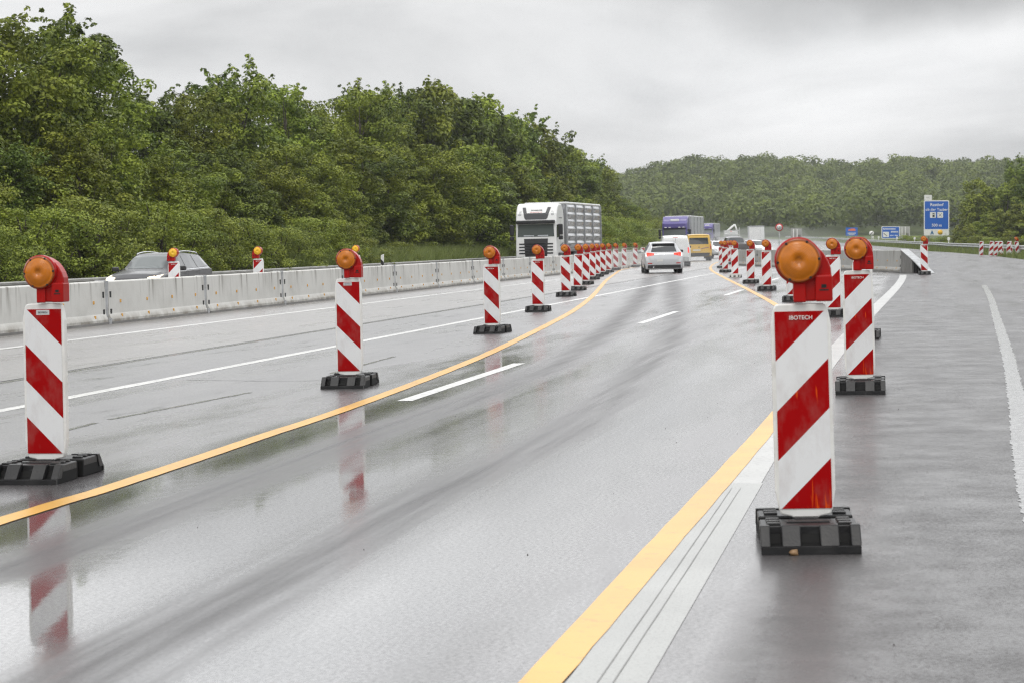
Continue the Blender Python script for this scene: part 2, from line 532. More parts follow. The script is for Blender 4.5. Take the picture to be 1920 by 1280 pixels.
def build_road():
    us = np.concatenate([np.arange(-40, 3, 4.0), np.arange(3, 60, 0.16), np.arange(60, 130, 0.5), np.arange(130, 330, 5.0), np.arange(330, 585, 12.0)])
    tv = np.concatenate([np.linspace(-24.6, -17.0, 4), np.arange(-16.0, 2.0, 0.16), np.arange(2.0, 6.0, 1.0)])
    V = []; UVs = []
    for u in us:
        re = road_edge(u)
        row = np.concatenate([tv[tv < 2.0], np.linspace(2.0, re, 5)])
        bb = float(bend(u))
        X = u * SN + (row + bb) * CS; Y = u * CS - (row + bb) * SN
        z = EZ - depth(row) + rise(u) + hillz(X, Y)
        V.append(np.stack([X, Y, z], 1)); UVs.append(np.stack([np.full(len(row), u), row], 1))
    nv = len(V[0])
    V = np.concatenate(V); UVs = np.concatenate(UVs)
    tr = track_value(V[:, 0], V[:, 1])
    i, j = np.meshgrid(np.arange(len(us) - 1), np.arange(nv - 1), indexing='ij')
    a = (i * nv + j).ravel()
    FQ = np.stack([a, a + nv, a + nv + 1, a + 1], 1)[:, ::-1]
    o = link('road', np_mesh('road', V, FQ, [ASPHALT], uv=UVs, attrs={'track': tr}, smooth_=True))
    tag(o, kind='structure')
build_road()

def paint_mat(name, col, wear, rough=0.14, spec=0.3, scale=14.0, thr=0.56, coat=0.9):
    m, n, l, b = new_mat(name)
    t = n.new('ShaderNodeTexCoord')
    no = n.new('ShaderNodeTexNoise'); no.inputs['Scale'].default_value = scale; no.inputs['Detail'].default_value = 8; no.inputs['Roughness'].default_value = 0.7
    l.new(t.outputs['Object'], no.inputs['Vector'])
    mr = n.new('ShaderNodeMapRange'); mr.inputs[1].default_value = thr - 0.04; mr.inputs[2].default_value = thr + 0.06; mr.inputs[3].default_value = 0; mr.inputs[4].default_value = wear
    l.new(no.outputs['Fac'], mr.inputs[0])
    mx = n.new('ShaderNodeMix'); mx.data_type = 'RGBA'
    l.new(mr.outputs[0], mx.inputs[0]); mx.inputs[6].default_value = (*col, 1); mx.inputs[7].default_value = (0.06, 0.056, 0.055, 1)
    n2 = n.new('ShaderNodeTexNoise'); n2.inputs['Scale'].default_value = 1.3; n2.inputs['Detail'].default_value = 4
    l.new(t.outputs['Object'], n2.inputs['Vector'])
    m2 = n.new('ShaderNodeMapRange'); m2.inputs[1].default_value = 0.3; m2.inputs[2].default_value = 0.7; m2.inputs[3].default_value = 0.84; m2.inputs[4].default_value = 1.1
    l.new(n2.outputs['Fac'], m2.inputs[0])
    hs = n.new('ShaderNodeHueSaturation'); l.new(mx.outputs[2], hs.inputs['Color']); l.new(m2.outputs[0], hs.inputs['Value'])
    l.new(hs.outputs[0], b.inputs['Base Color'])
    b.inputs['Roughness'].default_value = 0.4
    b.inputs['Specular IOR Level'].default_value = spec
    b.inputs['Coat Weight'].default_value = coat; b.inputs['Coat Roughness'].default_value = rough; b.inputs['Coat IOR'].default_value = 1.36
    n3 = n.new('ShaderNodeTexNoise'); n3.inputs['Scale'].default_value = 90; n3.inputs['Detail'].default_value = 2
    l.new(t.outputs['Object'], n3.inputs['Vector'])
    bp = n.new('ShaderNodeBump'); bp.inputs['Strength'].default_value = 0.25; bp.inputs['Distance'].default_value = 0.004
    l.new(n3.outputs['Fac'], bp.inputs['Height']); l.new(bp.outputs[0], b.inputs['Normal'])
    return m
WHITE_LINE = paint_mat('white_line_paint', (0.62, 0.62, 0.60), 0.65, thr=0.57, coat=0.6, rough=0.25)
WORN_LINE = paint_mat('worn_line_paint', (0.25, 0.25, 0.245), 1.0, thr=0.47, scale=24)
YELLOW_TAPE = paint_mat('yellow_line_tape', (0.66, 0.34, 0.016), 0.25, rough=0.22, thr=0.60, coat=0.38)
EDGE_LINE = paint_mat('edge_line_paint', (0.36, 0.36, 0.345), 0.5, rough=0.25, thr=0.57, scale=30, coat=0.6)
SEAM = mat('bitumen_seam', (0.012, 0.012, 0.012), 0.35)
RIB_LINE = paint_mat('ribbed_line_paint', (0.31, 0.315, 0.30), 0.4, rough=0.3, scale=75, thr=0.56, coat=0.5)

def catmull(pts, n=10):
    pts = [Vector(p) for p in pts]
    out = []
    for i in range(len(pts) - 1):
        p0 = pts[max(i - 1, 0)]; p1 = pts[i]; p2 = pts[i + 1]; p3 = pts[min(i + 2, len(pts) - 1)]
        for k in range(n):
            t = k / n
            out.append(0.5 * ((2 * p1) + (p2 - p0) * t + (2 * p0 - 5 * p1 + 4 * p2 - p3) * t * t + (3 * p1 - p0 - 3 * p2 + p3) * t ** 3))
    out.append(pts[-1])
    return out
def ribbon(name, line, w, m, dz=0.004, wob=0.0, seed=0):
    dz = dz * 0.6
    rg = random.Random(seed)
    V = []; FQ = []
    for i, p in enumerate(line):
        a = line[max(i - 1, 0)]; c = line[min(i + 1, len(line) - 1)]
        t = Vector((c.x - a.x, c.y - a.y, 0)).normalized(); nrm = Vector((t.y, -t.x, 0))
        for s_ in (-1, 1):
            q = p + nrm * s_ * (w / 2 + rg.uniform(-wob, wob))
            V.append((q.x, q.y, float(GZ(q.x, q.y)) + dz))
        if i:
            k = 2 * i
            FQ.append((k - 2, k - 1, k + 1, k))
    me = bpy.data.meshes.new(name); me.from_pydata(V, [], FQ); me.materials.append(m); me.update()
    o = link(name, me); tag(o, kind='structure')
    return o
def vline(v, u0, u1, step=1.0):
    return [W(u, v) for u in np.arange(u0, u1 + 0.01, step)]
ribbon('lane_marking', vline(-8.44, 2, 62), 0.17, WHITE_LINE, wob=0.008, seed=1)
ribbon('lane_marking', vline(-8.44, 62, 150, 3), 0.15, WHITE_LINE)
ribbon('lane_marking', vline(-14.15, 10, 180, 3), 0.2, WHITE_LINE)
ribbon('lane_marking', vline(-10.33, 6, 140, 2), 0.09, WORN_LINE, wob=0.012, seed=2)
ribbon('road_seam', vline(-10.43, 6, 140, 2), 0.035, SEAM, dz=0.006, wob=0.004, seed=3)
for u0 in (19.3, 37.3, 55.3, 73.3, 91.3):
    ribbon('lane_marking', vline(-4.69, u0, u0 + 6, 0.5), 0.15, WHITE_LINE, wob=0.003, seed=int(u0))
ribbon('lane_marking', vline(-0.97, 0.5, 12.5, 0.25), 0.27, RIB_LINE, seed=4)
ribbon('lane_marking', [W(u, -0.97 + 0.9 * smooth(u, 14, 80)) for u in np.arange(12.5, 81, 1.0)], 0.25, EDGE_LINE, seed=4)
GROOVE = mat('line_groove', (0.2, 0.2, 0.195), 0.5)
for vv in (-1.0, -0.948):
    ribbon('line_groove', [W(u, vv) for u in np.arange(0.5, 12.4, 0.25)], 0.004, GROOVE, dz=0.008, wob=0.0008, seed=5)
# yellow works lines
YL = [(-1500, 1440), (-800, 1226), (-260, 1059), (0, 977), (130, 937), (200, 916), (400, 849.5), (500, 815.5), (600, 783), (700, 747.5), (800, 710), (891, 673.5), (937, 653), (983, 631), (1029, 608), (1075, 583), (1107, 559), (1123, 542), (1137, 526), (1153, 514), (1167, 506), (1200, 500), (1235, 496)]
ribbon('yellow_marking', catmull([G(*p) for p in YL], 8), 0.15, YELLOW_TAPE, dz=0.008, wob=0.003, seed=7)
YR = [(915, 1385), (1018, 1275), (1235, 1030), (1370, 880), (1440, 800), (1494, 730), (1512, 668), (1500, 610), (1458, 574), (1400, 542), (1356, 520), (1334, 507), (1334, 499), (1346, 492), (1372, 486)]
ribbon('yellow_marking', catmull([G(*p) for p in YR], 8), 0.15, YELLOW_TAPE, dz=0.008, wob=0.003, seed=8)
# worn patch line on the hard shoulder and pale old marking ghosts
WR = [(1985, 1100), (1938, 940), (1918, 840), (1905, 740), (1888, 660), (1870, 600), (1858, 560), (1845, 535)]
ribbon('worn_marking', catmull([G(*p) for p in WR], 60), 0.15, WORN_LINE, wob=0.012, seed=9)
ribbon('road_seam', catmull([G(*p) for p in [(350, 712), (440, 713), (540, 714), (612, 712)]], 6), 0.022, SEAM, wob=0.006, seed=11)
for pts in ([(125, 806), (180, 792)], [(205, 786), (470, 735)], [(620, 700), (740, 668)]):
    ribbon('worn_marking', catmull([G(*p) for p in pts], 20), 0.06, WORN_LINE, wob=0.012, seed=10)

# ------------------------------------------------------------------ concrete barriers
CONC = mat('weathered_concrete', (0.50, 0.49, 0.465), 0.75, var=0.12, vscale=2.0, bump=0.25, bscale=30, dirt=(0.20, 0.185, 0.16), dscale=2.2, damt=0.45)
def concrete_streaky(name='streaked_concrete', tone=1.0):
    m, n, l, b = new_mat(name)
    t = n.new('ShaderNodeTexCoord'); sp = n.new('ShaderNodeSeparateXYZ'); l.new(t.outputs['Object'], sp.inputs[0])
    oi = n.new('ShaderNodeObjectInfo')
    ad = n.new('ShaderNodeVectorMath'); ad.operation = 'ADD'
    cb = n.new('ShaderNodeCombineXYZ'); mu = n.new('ShaderNodeMath'); mu.operation = 'MULTIPLY'; mu.inputs[1].default_value = 31.0
    l.new(oi.outputs['Random'], mu.inputs[0]); l.new(mu.outputs[0], cb.inputs[1])
    l.new(t.outputs['Object'], ad.inputs[0]); l.new(cb.outputs[0], ad.inputs[1])
    def noi(sc, det, scale3):
        mp_ = n.new('ShaderNodeMapping'); mp_.inputs['Scale'].default_value = scale3; l.new(ad.outputs[0], mp_.inputs[0])
        q = n.new('ShaderNodeTexNoise'); q.inputs['Scale'].default_value = sc; q.inputs['Detail'].default_value = det; q.inputs['Roughness'].default_value = 0.62
        l.new(mp_.outputs[0], q.inputs['Vector']); return q.outputs['Fac']
    def mr(x, a, c, d, e_):
        q = n.new('ShaderNodeMapRange'); q.inputs[1].default_value = a; q.inputs[2].default_value = c; q.inputs[3].default_value = d; q.inputs[4].default_value = e_
        l.new(x, q.inputs[0]); return q.outputs[0]
    def mul_(a, c):
        q = n.new('ShaderNodeMath'); q.operation = 'MULTIPLY'; l.new(a, q.inputs[0]); l.new(c, q.inputs[1]); return q.outputs[0]
    def mx(f, a, col):
        q = n.new('ShaderNodeMix'); q.data_type = 'RGBA'; l.new(f, q.inputs[0]); l.new(a, q.inputs[6]); q.inputs[7].default_value = (*col, 1); return q.outputs[2]
    rgb = n.new('ShaderNodeRGB'); rgb.outputs[0].default_value = (0.60 * tone, 0.595 * tone, 0.565 * tone, 1)
    big = mr(noi(1.1, 5, (1, 1, 1)), 0.45, 0.7, 0, 0.4)
    c1 = mx(big, rgb.outputs[0], (0.34 * tone, 0.33 * tone, 0.30 * tone))
    streak = mul_(mr(noi(5.5, 3, (1, 1, 0.06)), 0.55, 0.70, 0, 0.85), mr(sp.outputs['Z'], 0.25, 0.9, 0.0, 1.0))
    c2 = mx(streak, c1, (0.17, 0.155, 0.13))
    foot = mul_(mr(sp.outputs['Z'], 0.22, 0.06, 0, 1), mr(noi(3.0, 6, (1, 1, 1)), 0.35, 0.6, 0.1, 0.9))
    c3 = mx(foot, c2, (0.20, 0.175, 0.14))
    l.new(c3, b.inputs['Base Color']); b.inputs['Roughness'].default_value = 0.7
    bp = n.new('ShaderNodeBump'); bp.inputs['Strength'].default_value = 0.3; bp.inputs['Distance'].default_value = 0.01
    l.new(noi(40, 4, (1, 1, 1)), bp.inputs['Height']); l.new(bp.outputs[0], b.inputs['Normal'])
    return m
WALLC = concrete_streaky()
GALV = mat('galvanised_steel', (0.42, 0.43, 0.44), 0.42, 0.55, var=0.2, vscale=5, dirt=(0.2, 0.19, 0.17), dscale=4, damt=0.5)
GALV_DARK = mat('weathered_steel', (0.20, 0.195, 0.185), 0.55, 0.4, var=0.25, vscale=3)
RAILM = mat('rail_steel', (0.30, 0.295, 0.28), 0.5, 0.45, var=0.2, vscale=1.5, dirt=(0.12, 0.11, 0.09), dscale=1.2, damt=0.5)
BLACK = mat('black_rubber', (0.013, 0.013, 0.014), 0.45, var=0.3, vscale=9, bump=0.15, bscale=60, dirt=(0.05, 0.047, 0.042), dscale=5, damt=0.4, spec=0.35)
GREYRUB = mat('grey_rubber', (0.42, 0.41, 0.39), 0.6, var=0.2, vscale=9, dirt=(0.2, 0.19, 0.17), dscale=5, damt=0.6)
AMBER_REF = mat('amber_reflector', (0.62, 0.33, 0.05), 0.25)
DARKHOLE = mat('dark_recess', (0.015, 0.015, 0.015), 0.8)

SEG = 6.28
def make_barrier(L=SEG, WALLC=WALLC):
    root = empty('concrete_barrier')
    # local: y along the wall, +x towards the works lane, z up
    prof = [(-0.28, 0.0), (-0.28, 0.06), (-0.15, 0.26), (-0.11, 0.88), (-0.09, 0.90), (0.09, 0.90), (0.11, 0.88), (0.145, 0.22), (0.20, 0.10), (0.20, 0.0)]
    mb = MB(); mb.prism(prof, 0.09, L - 0.09, 'y', bev=0.006)
    body = mb.build('wall_panel', WALLC, root)
    mb = MB(); mb.bbox(-0.12, 0.125, -0.04, 0.04, 0.0, 0.915, 0.008, 1); mb.box(0.1, 0.215, -0.04, 0.04, 0.0, 0.12)
    pm = mb.mesh('end_plate', [GALV])
    for y in (0.045, L - 0.045): link('end_plate', pm, root, (0, y, 0))
    mb = MB(); mb.box(-0.035, 0.006, -0.045, 0.045, -0.065, 0.065); pk = mb.mesh('lifting_pocket', [DARKHOLE])
    for y in (0.2, L - 0.2):
        for z in (0.25, 0.62): link('lifting_pocket', pk, root, (0.145 - (z - 0.22) * 0.053, y, z))
    mb = MB(); mb.bbox(-0.004, 0.016, -0.035, 0.035, -0.035, 0.035, 0.005, 1); rf = mb.mesh('reflector', [AMBER_REF])
    for k in range(4):
        y = 0.75 + k * (L - 1.5) / 3
        for z in (0.165, 0.47): link('reflector', rf, root, (0.145 - (z - 0.22) * 0.053 if z > 0.22 else 0.17, y, z))
    mb = MB()
    mb.box(0.2, 0.225, 0.1, L - 0.1, 0.0, 0.05)
    mb.build('base_rail', GALV_DARK, root)
    return root
def aim(o, p, q):
    """put o at p with its local y axis towards q"""
    d = q - p
    y = d.normalized(); x = y.cross(Vector((0, 0, 1))).normalized(); z = x.cross(y)
    o.rotation_mode = 'XYZ'
    o.rotation_euler = Matrix((x, y, z)).transposed().to_euler()
    o.location = p
ORD = ['first', 'second', 'third', 'fourth', 'fifth', 'sixth', 'seventh', 'eighth', 'ninth', 'tenth', 'eleventh', 'twelfth', 'thirteenth', 'fourteenth', 'fifteenth', 'sixteenth', 'seventeenth', 'eighteenth', 'nineteenth', 'twentieth', 'twenty-first', 'twenty-second']
bar0 = make_barrier()
first = True
n_seg = 21
US = 41.4 - 2 * SEG
for k in range(n_seg):
    o = bar0 if first else dup(bar0)
    first = False
    vb = -16.62
    aim(o, W(US + SEG * k, vb), W(US + SEG * (k + 1), vb))
    extra = {0: 'behind the nearest left beacon', 1: 'left of the grey estate car', 2: 'in front of the grey estate car'}.get(k, 'of the long wall along the left lane')
    tag(o, f'{ORD[k]} pale streaked concrete barrier from the left, {extra}', 'barrier', 'concrete barriers of the long wall on the left')
# short wall on the right
E0 = P(1697, 84.0); E1 = P(1386, 121.5)
dirv = (E1 - E0); dirv.z = 0; dirv.normalize()
bar2 = make_barrier(WALLC=concrete_streaky('grey_streaked_concrete', 0.62))
for k in range(6):
    o = bar2 if k == 0 else dup(bar2)
    a = E0 + dirv * SEG * k; c = E0 + dirv * SEG * (k + 1)
    a.z = float(GZ(a.x, a.y)); c.z = float(GZ(c.x, c.y))
    # local +x must face the camera side (left): run it from far to near
    aim(o, c, a)
    tag(o, f'{ORD[k]} concrete barrier of the short right hand wall, counted from its sloping steel end', 'barrier', 'concrete barriers of the short wall on the right')
# sloping steel end piece
def ramp_end():
    root = empty('barrier_end_ramp')
    mb = MB(); mb.prism([(0, 0), (0, 0.90), (0.75, 0.62), (1.7, 0.62), (1.7, 0)][:2] + [(1.75, 0.52), (1.75, 0.0)], -0.13, 0.17, 'x')
    s1 = mb.build('side_plate', GALV_DARK, root)
    for y in (1.86, 2.2, 2.6, 3.0):
        h = 0.52 - (y - 1.75) * 0.27
        mb = MB(); mb.box(-0.11, 0.15, y, y + 0.07, 0, h)
        mb.build('rib', BLACK, root)
    mb = MB()
    mb.prism([(-0.02, 0.905), (-0.02, 0.94), (1.75, 0.56), (3.9, 0.02), (3.9, 0.0), (3.75, 0.0), (1.75, 0.525)], -0.15, 0.20, 'x')
    mb.build('top_plate', GALV, root)
    return root
o = ramp_end()
c = E0 - dirv * 4.0; c.z = float(GZ(c.x, c.y))
aim(o, E0, c)
tag(o, 'dark steel ramp with ribs closing the near end of the short right barrier', 'barrier end')

# ------------------------------------------------------------------ steel guardrails
def guardrail(pts, label, side, step=4.0, mrail=RAILM):
    root = empty('guardrail', pts[0])
    o0 = Vector(pts[0])
    prof = [(0.0, 0.44), (0.05, 0.47), (0.05, 0.53), (0.0, 0.57), (0.0, 0.62), (0.05, 0.66), (0.05, 0.72), (0.0, 0.75), (-0.03, 0.75), (-0.03, 0.44)]
    V = []; Fq = []
    n = len(prof)
    for i, p in enumerate(pts):
        a = Vector(pts[max(i - 1, 0)]); c = Vector(pts[min(i + 1, len(pts) - 1)])
        t = (c - a); t.z = 0; t.normalize(); nr = Vector((t.y, -t.x, 0)) * side
        for (x, z) in prof:
            V.append(Vector(p) - o0 + nr * x + Vector((0, 0, z)))
        if i:
            for k in range(n):
                Fq.append(((i - 1) * n + k, (i - 1) * n + (k + 1) % n, i * n + (k + 1) % n, i * n + k))
    mb = MB(); mb._add(V, Fq); mb.build('rail', mrail, root)
    # posts
    acc = 0.0; last = Vector(pts[0]); post_me = None; cnt = 0
    mbp = MB(); mbp.box(-0.03, 0.03, -0.05, 0.05, -0.3, 0.70); post_me = mbp.mesh('post', [GALV_DARK])
    for p in pts:
        p = Vector(p)
        acc += (p - last).length; last = p
        if acc >= step and cnt < 95:
            acc = 0; cnt += 1
            link('post', post_me, root, p - o0 + Vector((0, 0, 0)))
    tag(root, label, 'guardrail')
    return root
guardrail([W(u, -25.0) for u in np.arange(24, 400, 2.0)], 'weathered steel guardrail running along the foot of the woods on the left', 1)
guardrail([W(u, road_edge(u) + 1.7) for u in np.arange(96, 470, 2.0)], 'grey steel guardrail curving along the right verge behind the beacons', -1, mrail=GALV)
# end of another rail, bent down behind the short wall
def bent_rail():
    pts = [P(1500, 120, 0.62), P(1488, 120, 0.66), P(1478, 119.5, 0.62), P(1471, 119, 0.5), P(1466, 118.5, 0.30), P(1462, 118, 0.05)]
    root = empty('rail_end', P(1480, 119))
    mb = MB(); mb.tube([p - root.location for p in catmull(pts, 5)], 0.09, 8)
    mb.build('rail', GALV, root)
    mb = MB(); q = P(1492, 120) - root.location; mb.box(q.x - .05, q.x + .05, q.y - .05, q.y + .05, q.z - .2, q.z + .6)
    mb.build('post', GALV_DARK, root)
    tag(root, 'grey tubular rail end bending down behind the short right wall', 'guardrail end')
bent_rail()

# grit washed onto the carriageway
rgq = np.random.default_rng(17)
V = []; T = []
for _ in range(240):
    u_ = rgq.uniform(5, 45); v_ = rgq.choice([rgq.uniform(-9.5, 2.5), rgq.normal(-1.4, .3), rgq.normal(-10.3, .25)])
    c = W(u_, v_); r = rgq.uniform(.002, .006)
    k = len(V); a0 = rgq.uniform(0, 6.28)
    V.append((c.x, c.y, c.z + r * 1.3))
    for q in range(5):
        V.append((c.x + r * rgq.uniform(.7, 1.3) * math.cos(a0 + q * 1.2566), c.y + r * rgq.uniform(.7, 1.3) * math.sin(a0 + q * 1.2566), c.z - .002))
    for q in range(5): T.append((k, k + 1 + q, k + 1 + (q + 1) % 5))
o = link('grit', np_mesh('grit', V, T, [mat('grit', (0.035, 0.03, 0.027), 0.6, var=.5, vscale=3)]))
tag(o, 'scattered dark grit on the wet carriageway', 'grit', None, 'stuff')

# ------------------------------------------------------------------ warning beacons
WHITEP = mat('white_plastic', (0.74, 0.74, 0.72), 0.35, var=0.06, vscale=6, dirt=(0.45, 0.43, 0.39), dscale=9, damt=0.45)
REDP = mat('red_plastic', (0.36, 0.004, 0.003), 0.3, spec=0.22, var=0.1, vscale=7, dirt=(0.20, 0.012, 0.01), dscale=14, damt=0.5)
REDP_D = mat('dark_red_plastic', (0.24, 0.008, 0.006), 0.35)
LETTER = mat('white_lettering', (0.75, 0.68, 0.66), 0.4)
STICK = mat('grey_sticker', (0.55, 0.56, 0.57), 0.35)
INK = mat('grey_ink', (0.16, 0.17, 0.18), 0.5)

def lens_mat(name, c0, c1):
    m, n, l, b = new_mat(name)
    t = n.new('ShaderNodeTexCoord')
    mp_ = n.new('ShaderNodeMapping'); mp_.inputs['Location'].default_value = (0.005, 0, -1.348)
    l.new(t.outputs['Object'], mp_.inputs[0])
    sp = n.new('ShaderNodeSeparateXYZ'); l.new(mp_.outputs[0], sp.inputs[0])
    cb = n.new('ShaderNodeCombineXYZ'); l.new(sp.outputs[0], cb.inputs[0]); l.new(sp.outputs[2], cb.inputs[1])
    ln = n.new('ShaderNodeVectorMath'); ln.operation = 'LENGTH'; l.new(cb.outputs[0], ln.inputs[0])
    mr = n.new('ShaderNodeMapRange'); mr.inputs[1].default_value = 0.0; mr.inputs[2].default_value = 0.1; l.new(ln.outputs['Value'], mr.inputs[0])
    rp = n.new('ShaderNodeValToRGB'); l.new(mr.outputs[0], rp.inputs[0])
    e_ = rp.color_ramp.elements
    e_[0].position = 0.0; e_[0].color = (*[x * 0.8 for x in c0], 1)
    e_[1].position = 1.0; e_[1].color = (*c1, 1)
    for p, k in ((0.16, 0.8), (0.2, 1.0), (0.6, 1.0), (0.8, 0.92), (0.9, 1.12)):
        q = e_.new(p); q.color = (*[x * k for x in c0], 1)
    no = n.new('ShaderNodeTexNoise'); no.inputs['Scale'].default_value = 16; no.inputs['Detail'].default_value = 4
    l.new(t.outputs['Object'], no.inputs['Vector'])
    m2 = n.new('ShaderNodeMapRange'); m2.inputs[1].default_value = 0.3; m2.inputs[2].default_value = 0.7; m2.inputs[3].default_value = 0.85; m2.inputs[4].default_value = 1.12
    l.new(no.outputs['Fac'], m2.inputs[0])
    hs = n.new('ShaderNodeHueSaturation'); l.new(rp.outputs[0], hs.inputs['Color']); l.new(m2.outputs[0], hs.inputs['Value'])
    l.new(hs.outputs[0], b.inputs['Base Color'])
    b.inputs['Roughness'].default_value = 0.25
    b.inputs['Specular IOR Level'].default_value = 0.3
    b.inputs['Coat Weight'].default_value = 0.6; b.inputs['Coat Roughness'].default_value = 0.08
    wv = n.new('ShaderNodeMath'); wv.operation = 'SINE'
    mm = n.new('ShaderNodeMath'); mm.operation = 'MULTIPLY'; mm.inputs[1].default_value = 900.0
    l.new(ln.outputs['Value'], mm.inputs[0]); l.new(mm.outputs[0], wv.inputs[0])
    bp = n.new('ShaderNodeBump'); bp.inputs['Strength'].default_value = 0.25; bp.inputs['Distance'].default_value = 0.002
    l.new(wv.outputs[0], bp.inputs['Height']); l.new(bp.outputs[0], b.inputs['Normal'])
    return m
AMBER = lens_mat('amber_lens', (0.52, 0.152, 0.001), (0.24, 0.045, 0.002))
YELLOW = lens_mat('yellow_lens', (0.86, 0.50, 0.02), (0.70, 0.26, 0.01))

def stripe_mat(name, sgn, worn=0.0):
    m, n, l, b = new_mat(name)
    t = n.new('ShaderNodeTexCoord'); sp = n.new('ShaderNodeSeparateXYZ'); l.new(t.outputs['Object'], sp.inputs[0])
    def M_(op, a, c):
        q = n.new('ShaderNodeMath'); q.operation = op
        for i, x in enumerate((a, c)):
            if hasattr(x, 'links'): l.new(x, q.inputs[i])
            else: q.inputs[i].default_value = x
        return q.outputs[0]
    def noi(sc, det, s3, rg=0.6):
        mp_ = n.new('ShaderNodeMapping'); mp_.inputs['Scale'].default_value = s3; l.new(t.outputs['Object'], mp_.inputs[0])
        q = n.new('ShaderNodeTexNoise'); q.inputs['Scale'].default_value = sc; q.inputs['Detail'].default_value = det; q.inputs['Roughness'].default_value = rg
        l.new(mp_.outputs[0], q.inputs['Vector']); return q.outputs['Fac']
    def mr(x, a, c, d, e_):
        q = n.new('ShaderNodeMapRange'); q.inputs[1].default_value = a; q.inputs[2].default_value = c; q.inputs[3].default_value = d; q.inputs[4].default_value = e_
        l.new(x, q.inputs[0]); return q.outputs[0]
    x = sp.outputs['X']; z = sp.outputs['Z']
    tt = M_('ADD', M_('SUBTRACT', 1.105, z), M_('ADD', M_('MULTIPLY', x, sgn), 0.125))
    red = M_('LESS_THAN', M_('MODULO', tt, 0.476), 0.236)
    oi = n.new('ShaderNodeObjectInfo')
    mx = n.new('ShaderNodeMix'); mx.data_type = 'RGBA'; l.new(red, mx.inputs[0])
    mx.inputs[6].default_value = (0.74, 0.75, 0.76, 1); mx.inputs[7].default_value = (0.33, 0.002, 0.003, 1)
    dirt = mr(noi(9, 8, (1, 1, 0.5)), 0.5, 0.78, 0, 0.35)
    m2 = n.new('ShaderNodeMix'); m2.data_type = 'RGBA'; l.new(dirt, m2.inputs[0]); l.new(mx.outputs[2], m2.inputs[6]); m2.inputs[7].default_value = (0.30, 0.22, 0.20, 1)
    cur = m2.outputs[2]
    if worn:
        sc = mr(noi(26, 3, (1, 1, 0.10)), 0.62, 0.66, 0, worn)
        sc2 = M_('MULTIPLY', M_('MULTIPLY', sc, red), mr(z, 0.88, 0.80, 0, 1))
        m3 = n.new('ShaderNodeMix'); m3.data_type = 'RGBA'; l.new(sc2, m3.inputs[0]); l.new(cur, m3.inputs[6]); m3.inputs[7].default_value = (0.62, 0.07, 0.008, 1)
        cur = m3.outputs[2]
    hs = n.new('ShaderNodeHueSaturation'); l.new(cur, hs.inputs['Color'])
    l.new(M_('ADD', M_('MULTIPLY', oi.outputs['Random'], 0.10), 0.94), hs.inputs['Value'])
    l.new(hs.outputs[0], b.inputs['Base Color'])
    b.inputs['Roughness'].default_value = 0.42
    b.inputs['Specular IOR Level'].default_value = 0.06
    return m
STRIPE = {1: stripe_mat('stripe_sheeting_right', 1), -1: stripe_mat('stripe_sheeting_left', -1)}
STRIPE_WORN = stripe_mat('worn_stripe_sheeting', 1, 1.0)

FOOT_SHADE = mat('rubber_pocket_shade', (0.006, 0.006, 0.006), 0.7, spec=0.2)  # near-black core paints the shade in the pockets between the ribs
def foot_mesh(m):
    mb = MB()
    # two halves with a narrower waist
    for y0, y1 in ((-0.415, -0.05), (0.05, 0.415)):
        s = -1 if y0 < 0 else 1
        mb.mi = 1
        prof = [(s * 0.415, 0.0), (s * 0.415, 0.033), (s * 0.335, 0.04), (s * 0.275, 0.112), (s * 0.05, 0.112), (s * 0.05, 0.0)]
        mb.prism(prof, -0.225, 0.225, 'x', bev=0.006)
        mb.mi = 0
        mb.bbox(-0.226, 0.226, min(s * 0.06, s * 0.30), max(s * 0.06, s * 0.30), 0.07, 0.118, 0.005, 1)
        mb.prism([(s * 0.42, 0.0), (s * 0.42, 0.034), (s * 0.40, 0.036), (s * 0.40, 0.0)], -0.229, 0.229, 'x')
        for (x0, x1) in ((-0.232, -0.185), (-0.132, -0.045), (0.045, 0.132), (0.185, 0.232)):
            mb.prism([(s * 0.41, 0.036), (s * 0.335, 0.125), (s * 0.29, 0.125), (s * 0.33, 0.036)], x0, x1, 'x', bev=0.005)
    mb.bbox(-0.19, 0.19, -0.07, 0.07, 0.0, 0.1, 0.006, 1)
    for x in (-0.165, 0.165):
        for y in (-0.27, -0.19, -0.11, 0.11, 0.19, 0.27):
            mb.bbox(x - 0.032, x + 0.032, y - 0.018, y + 0.018, 0.116, 0.131, 0.004, 1)
    mb.bbox(-0.10, 0.10, -0.20, -0.17, 0.116, 0.126, 0.003, 1)
    mb.bbox(-0.06, 0.06, -0.06, 0.06, 0.095, 0.126, 0.006, 1)
    return mb.mesh('foot', [m, FOOT_SHADE])
TEXT = text_mesh('IBOTECH', 0.027, LETTER)
TEXT_S = text_mesh('IBOTECH', 0.016, INK)
MESHC = {}
def cached(key, fn):
    if key not in MESHC: MESHC[key] = fn()
    return MESHC[key]
def panel_mesh():
    half = [(0.03, 0.085), (0.036, 0.108), (0.07, 0.125), (0.118, 0.135), (0.128, 0.16), (0.1435, 0.25), (0.1435, 1.03), (0.137, 1.075), (0.128, 1.12), (0.118, 1.137), (0.10, 1.141)]
    pts = half + [(-x, z) for x, z in reversed(half)]
    mb = MB(); mb.prism(pts, -0.024, 0.03, 'y', bev=0.007)
    return mb.mesh('panel', [WHITEP])
def sheet_mesh(sm):
    mb = MB(); mb.box(-0.125, 0.125, -0.0275, -0.0235, 0.163, 1.105)
    me = mb.mesh('striped_sheet', [sm]); return me
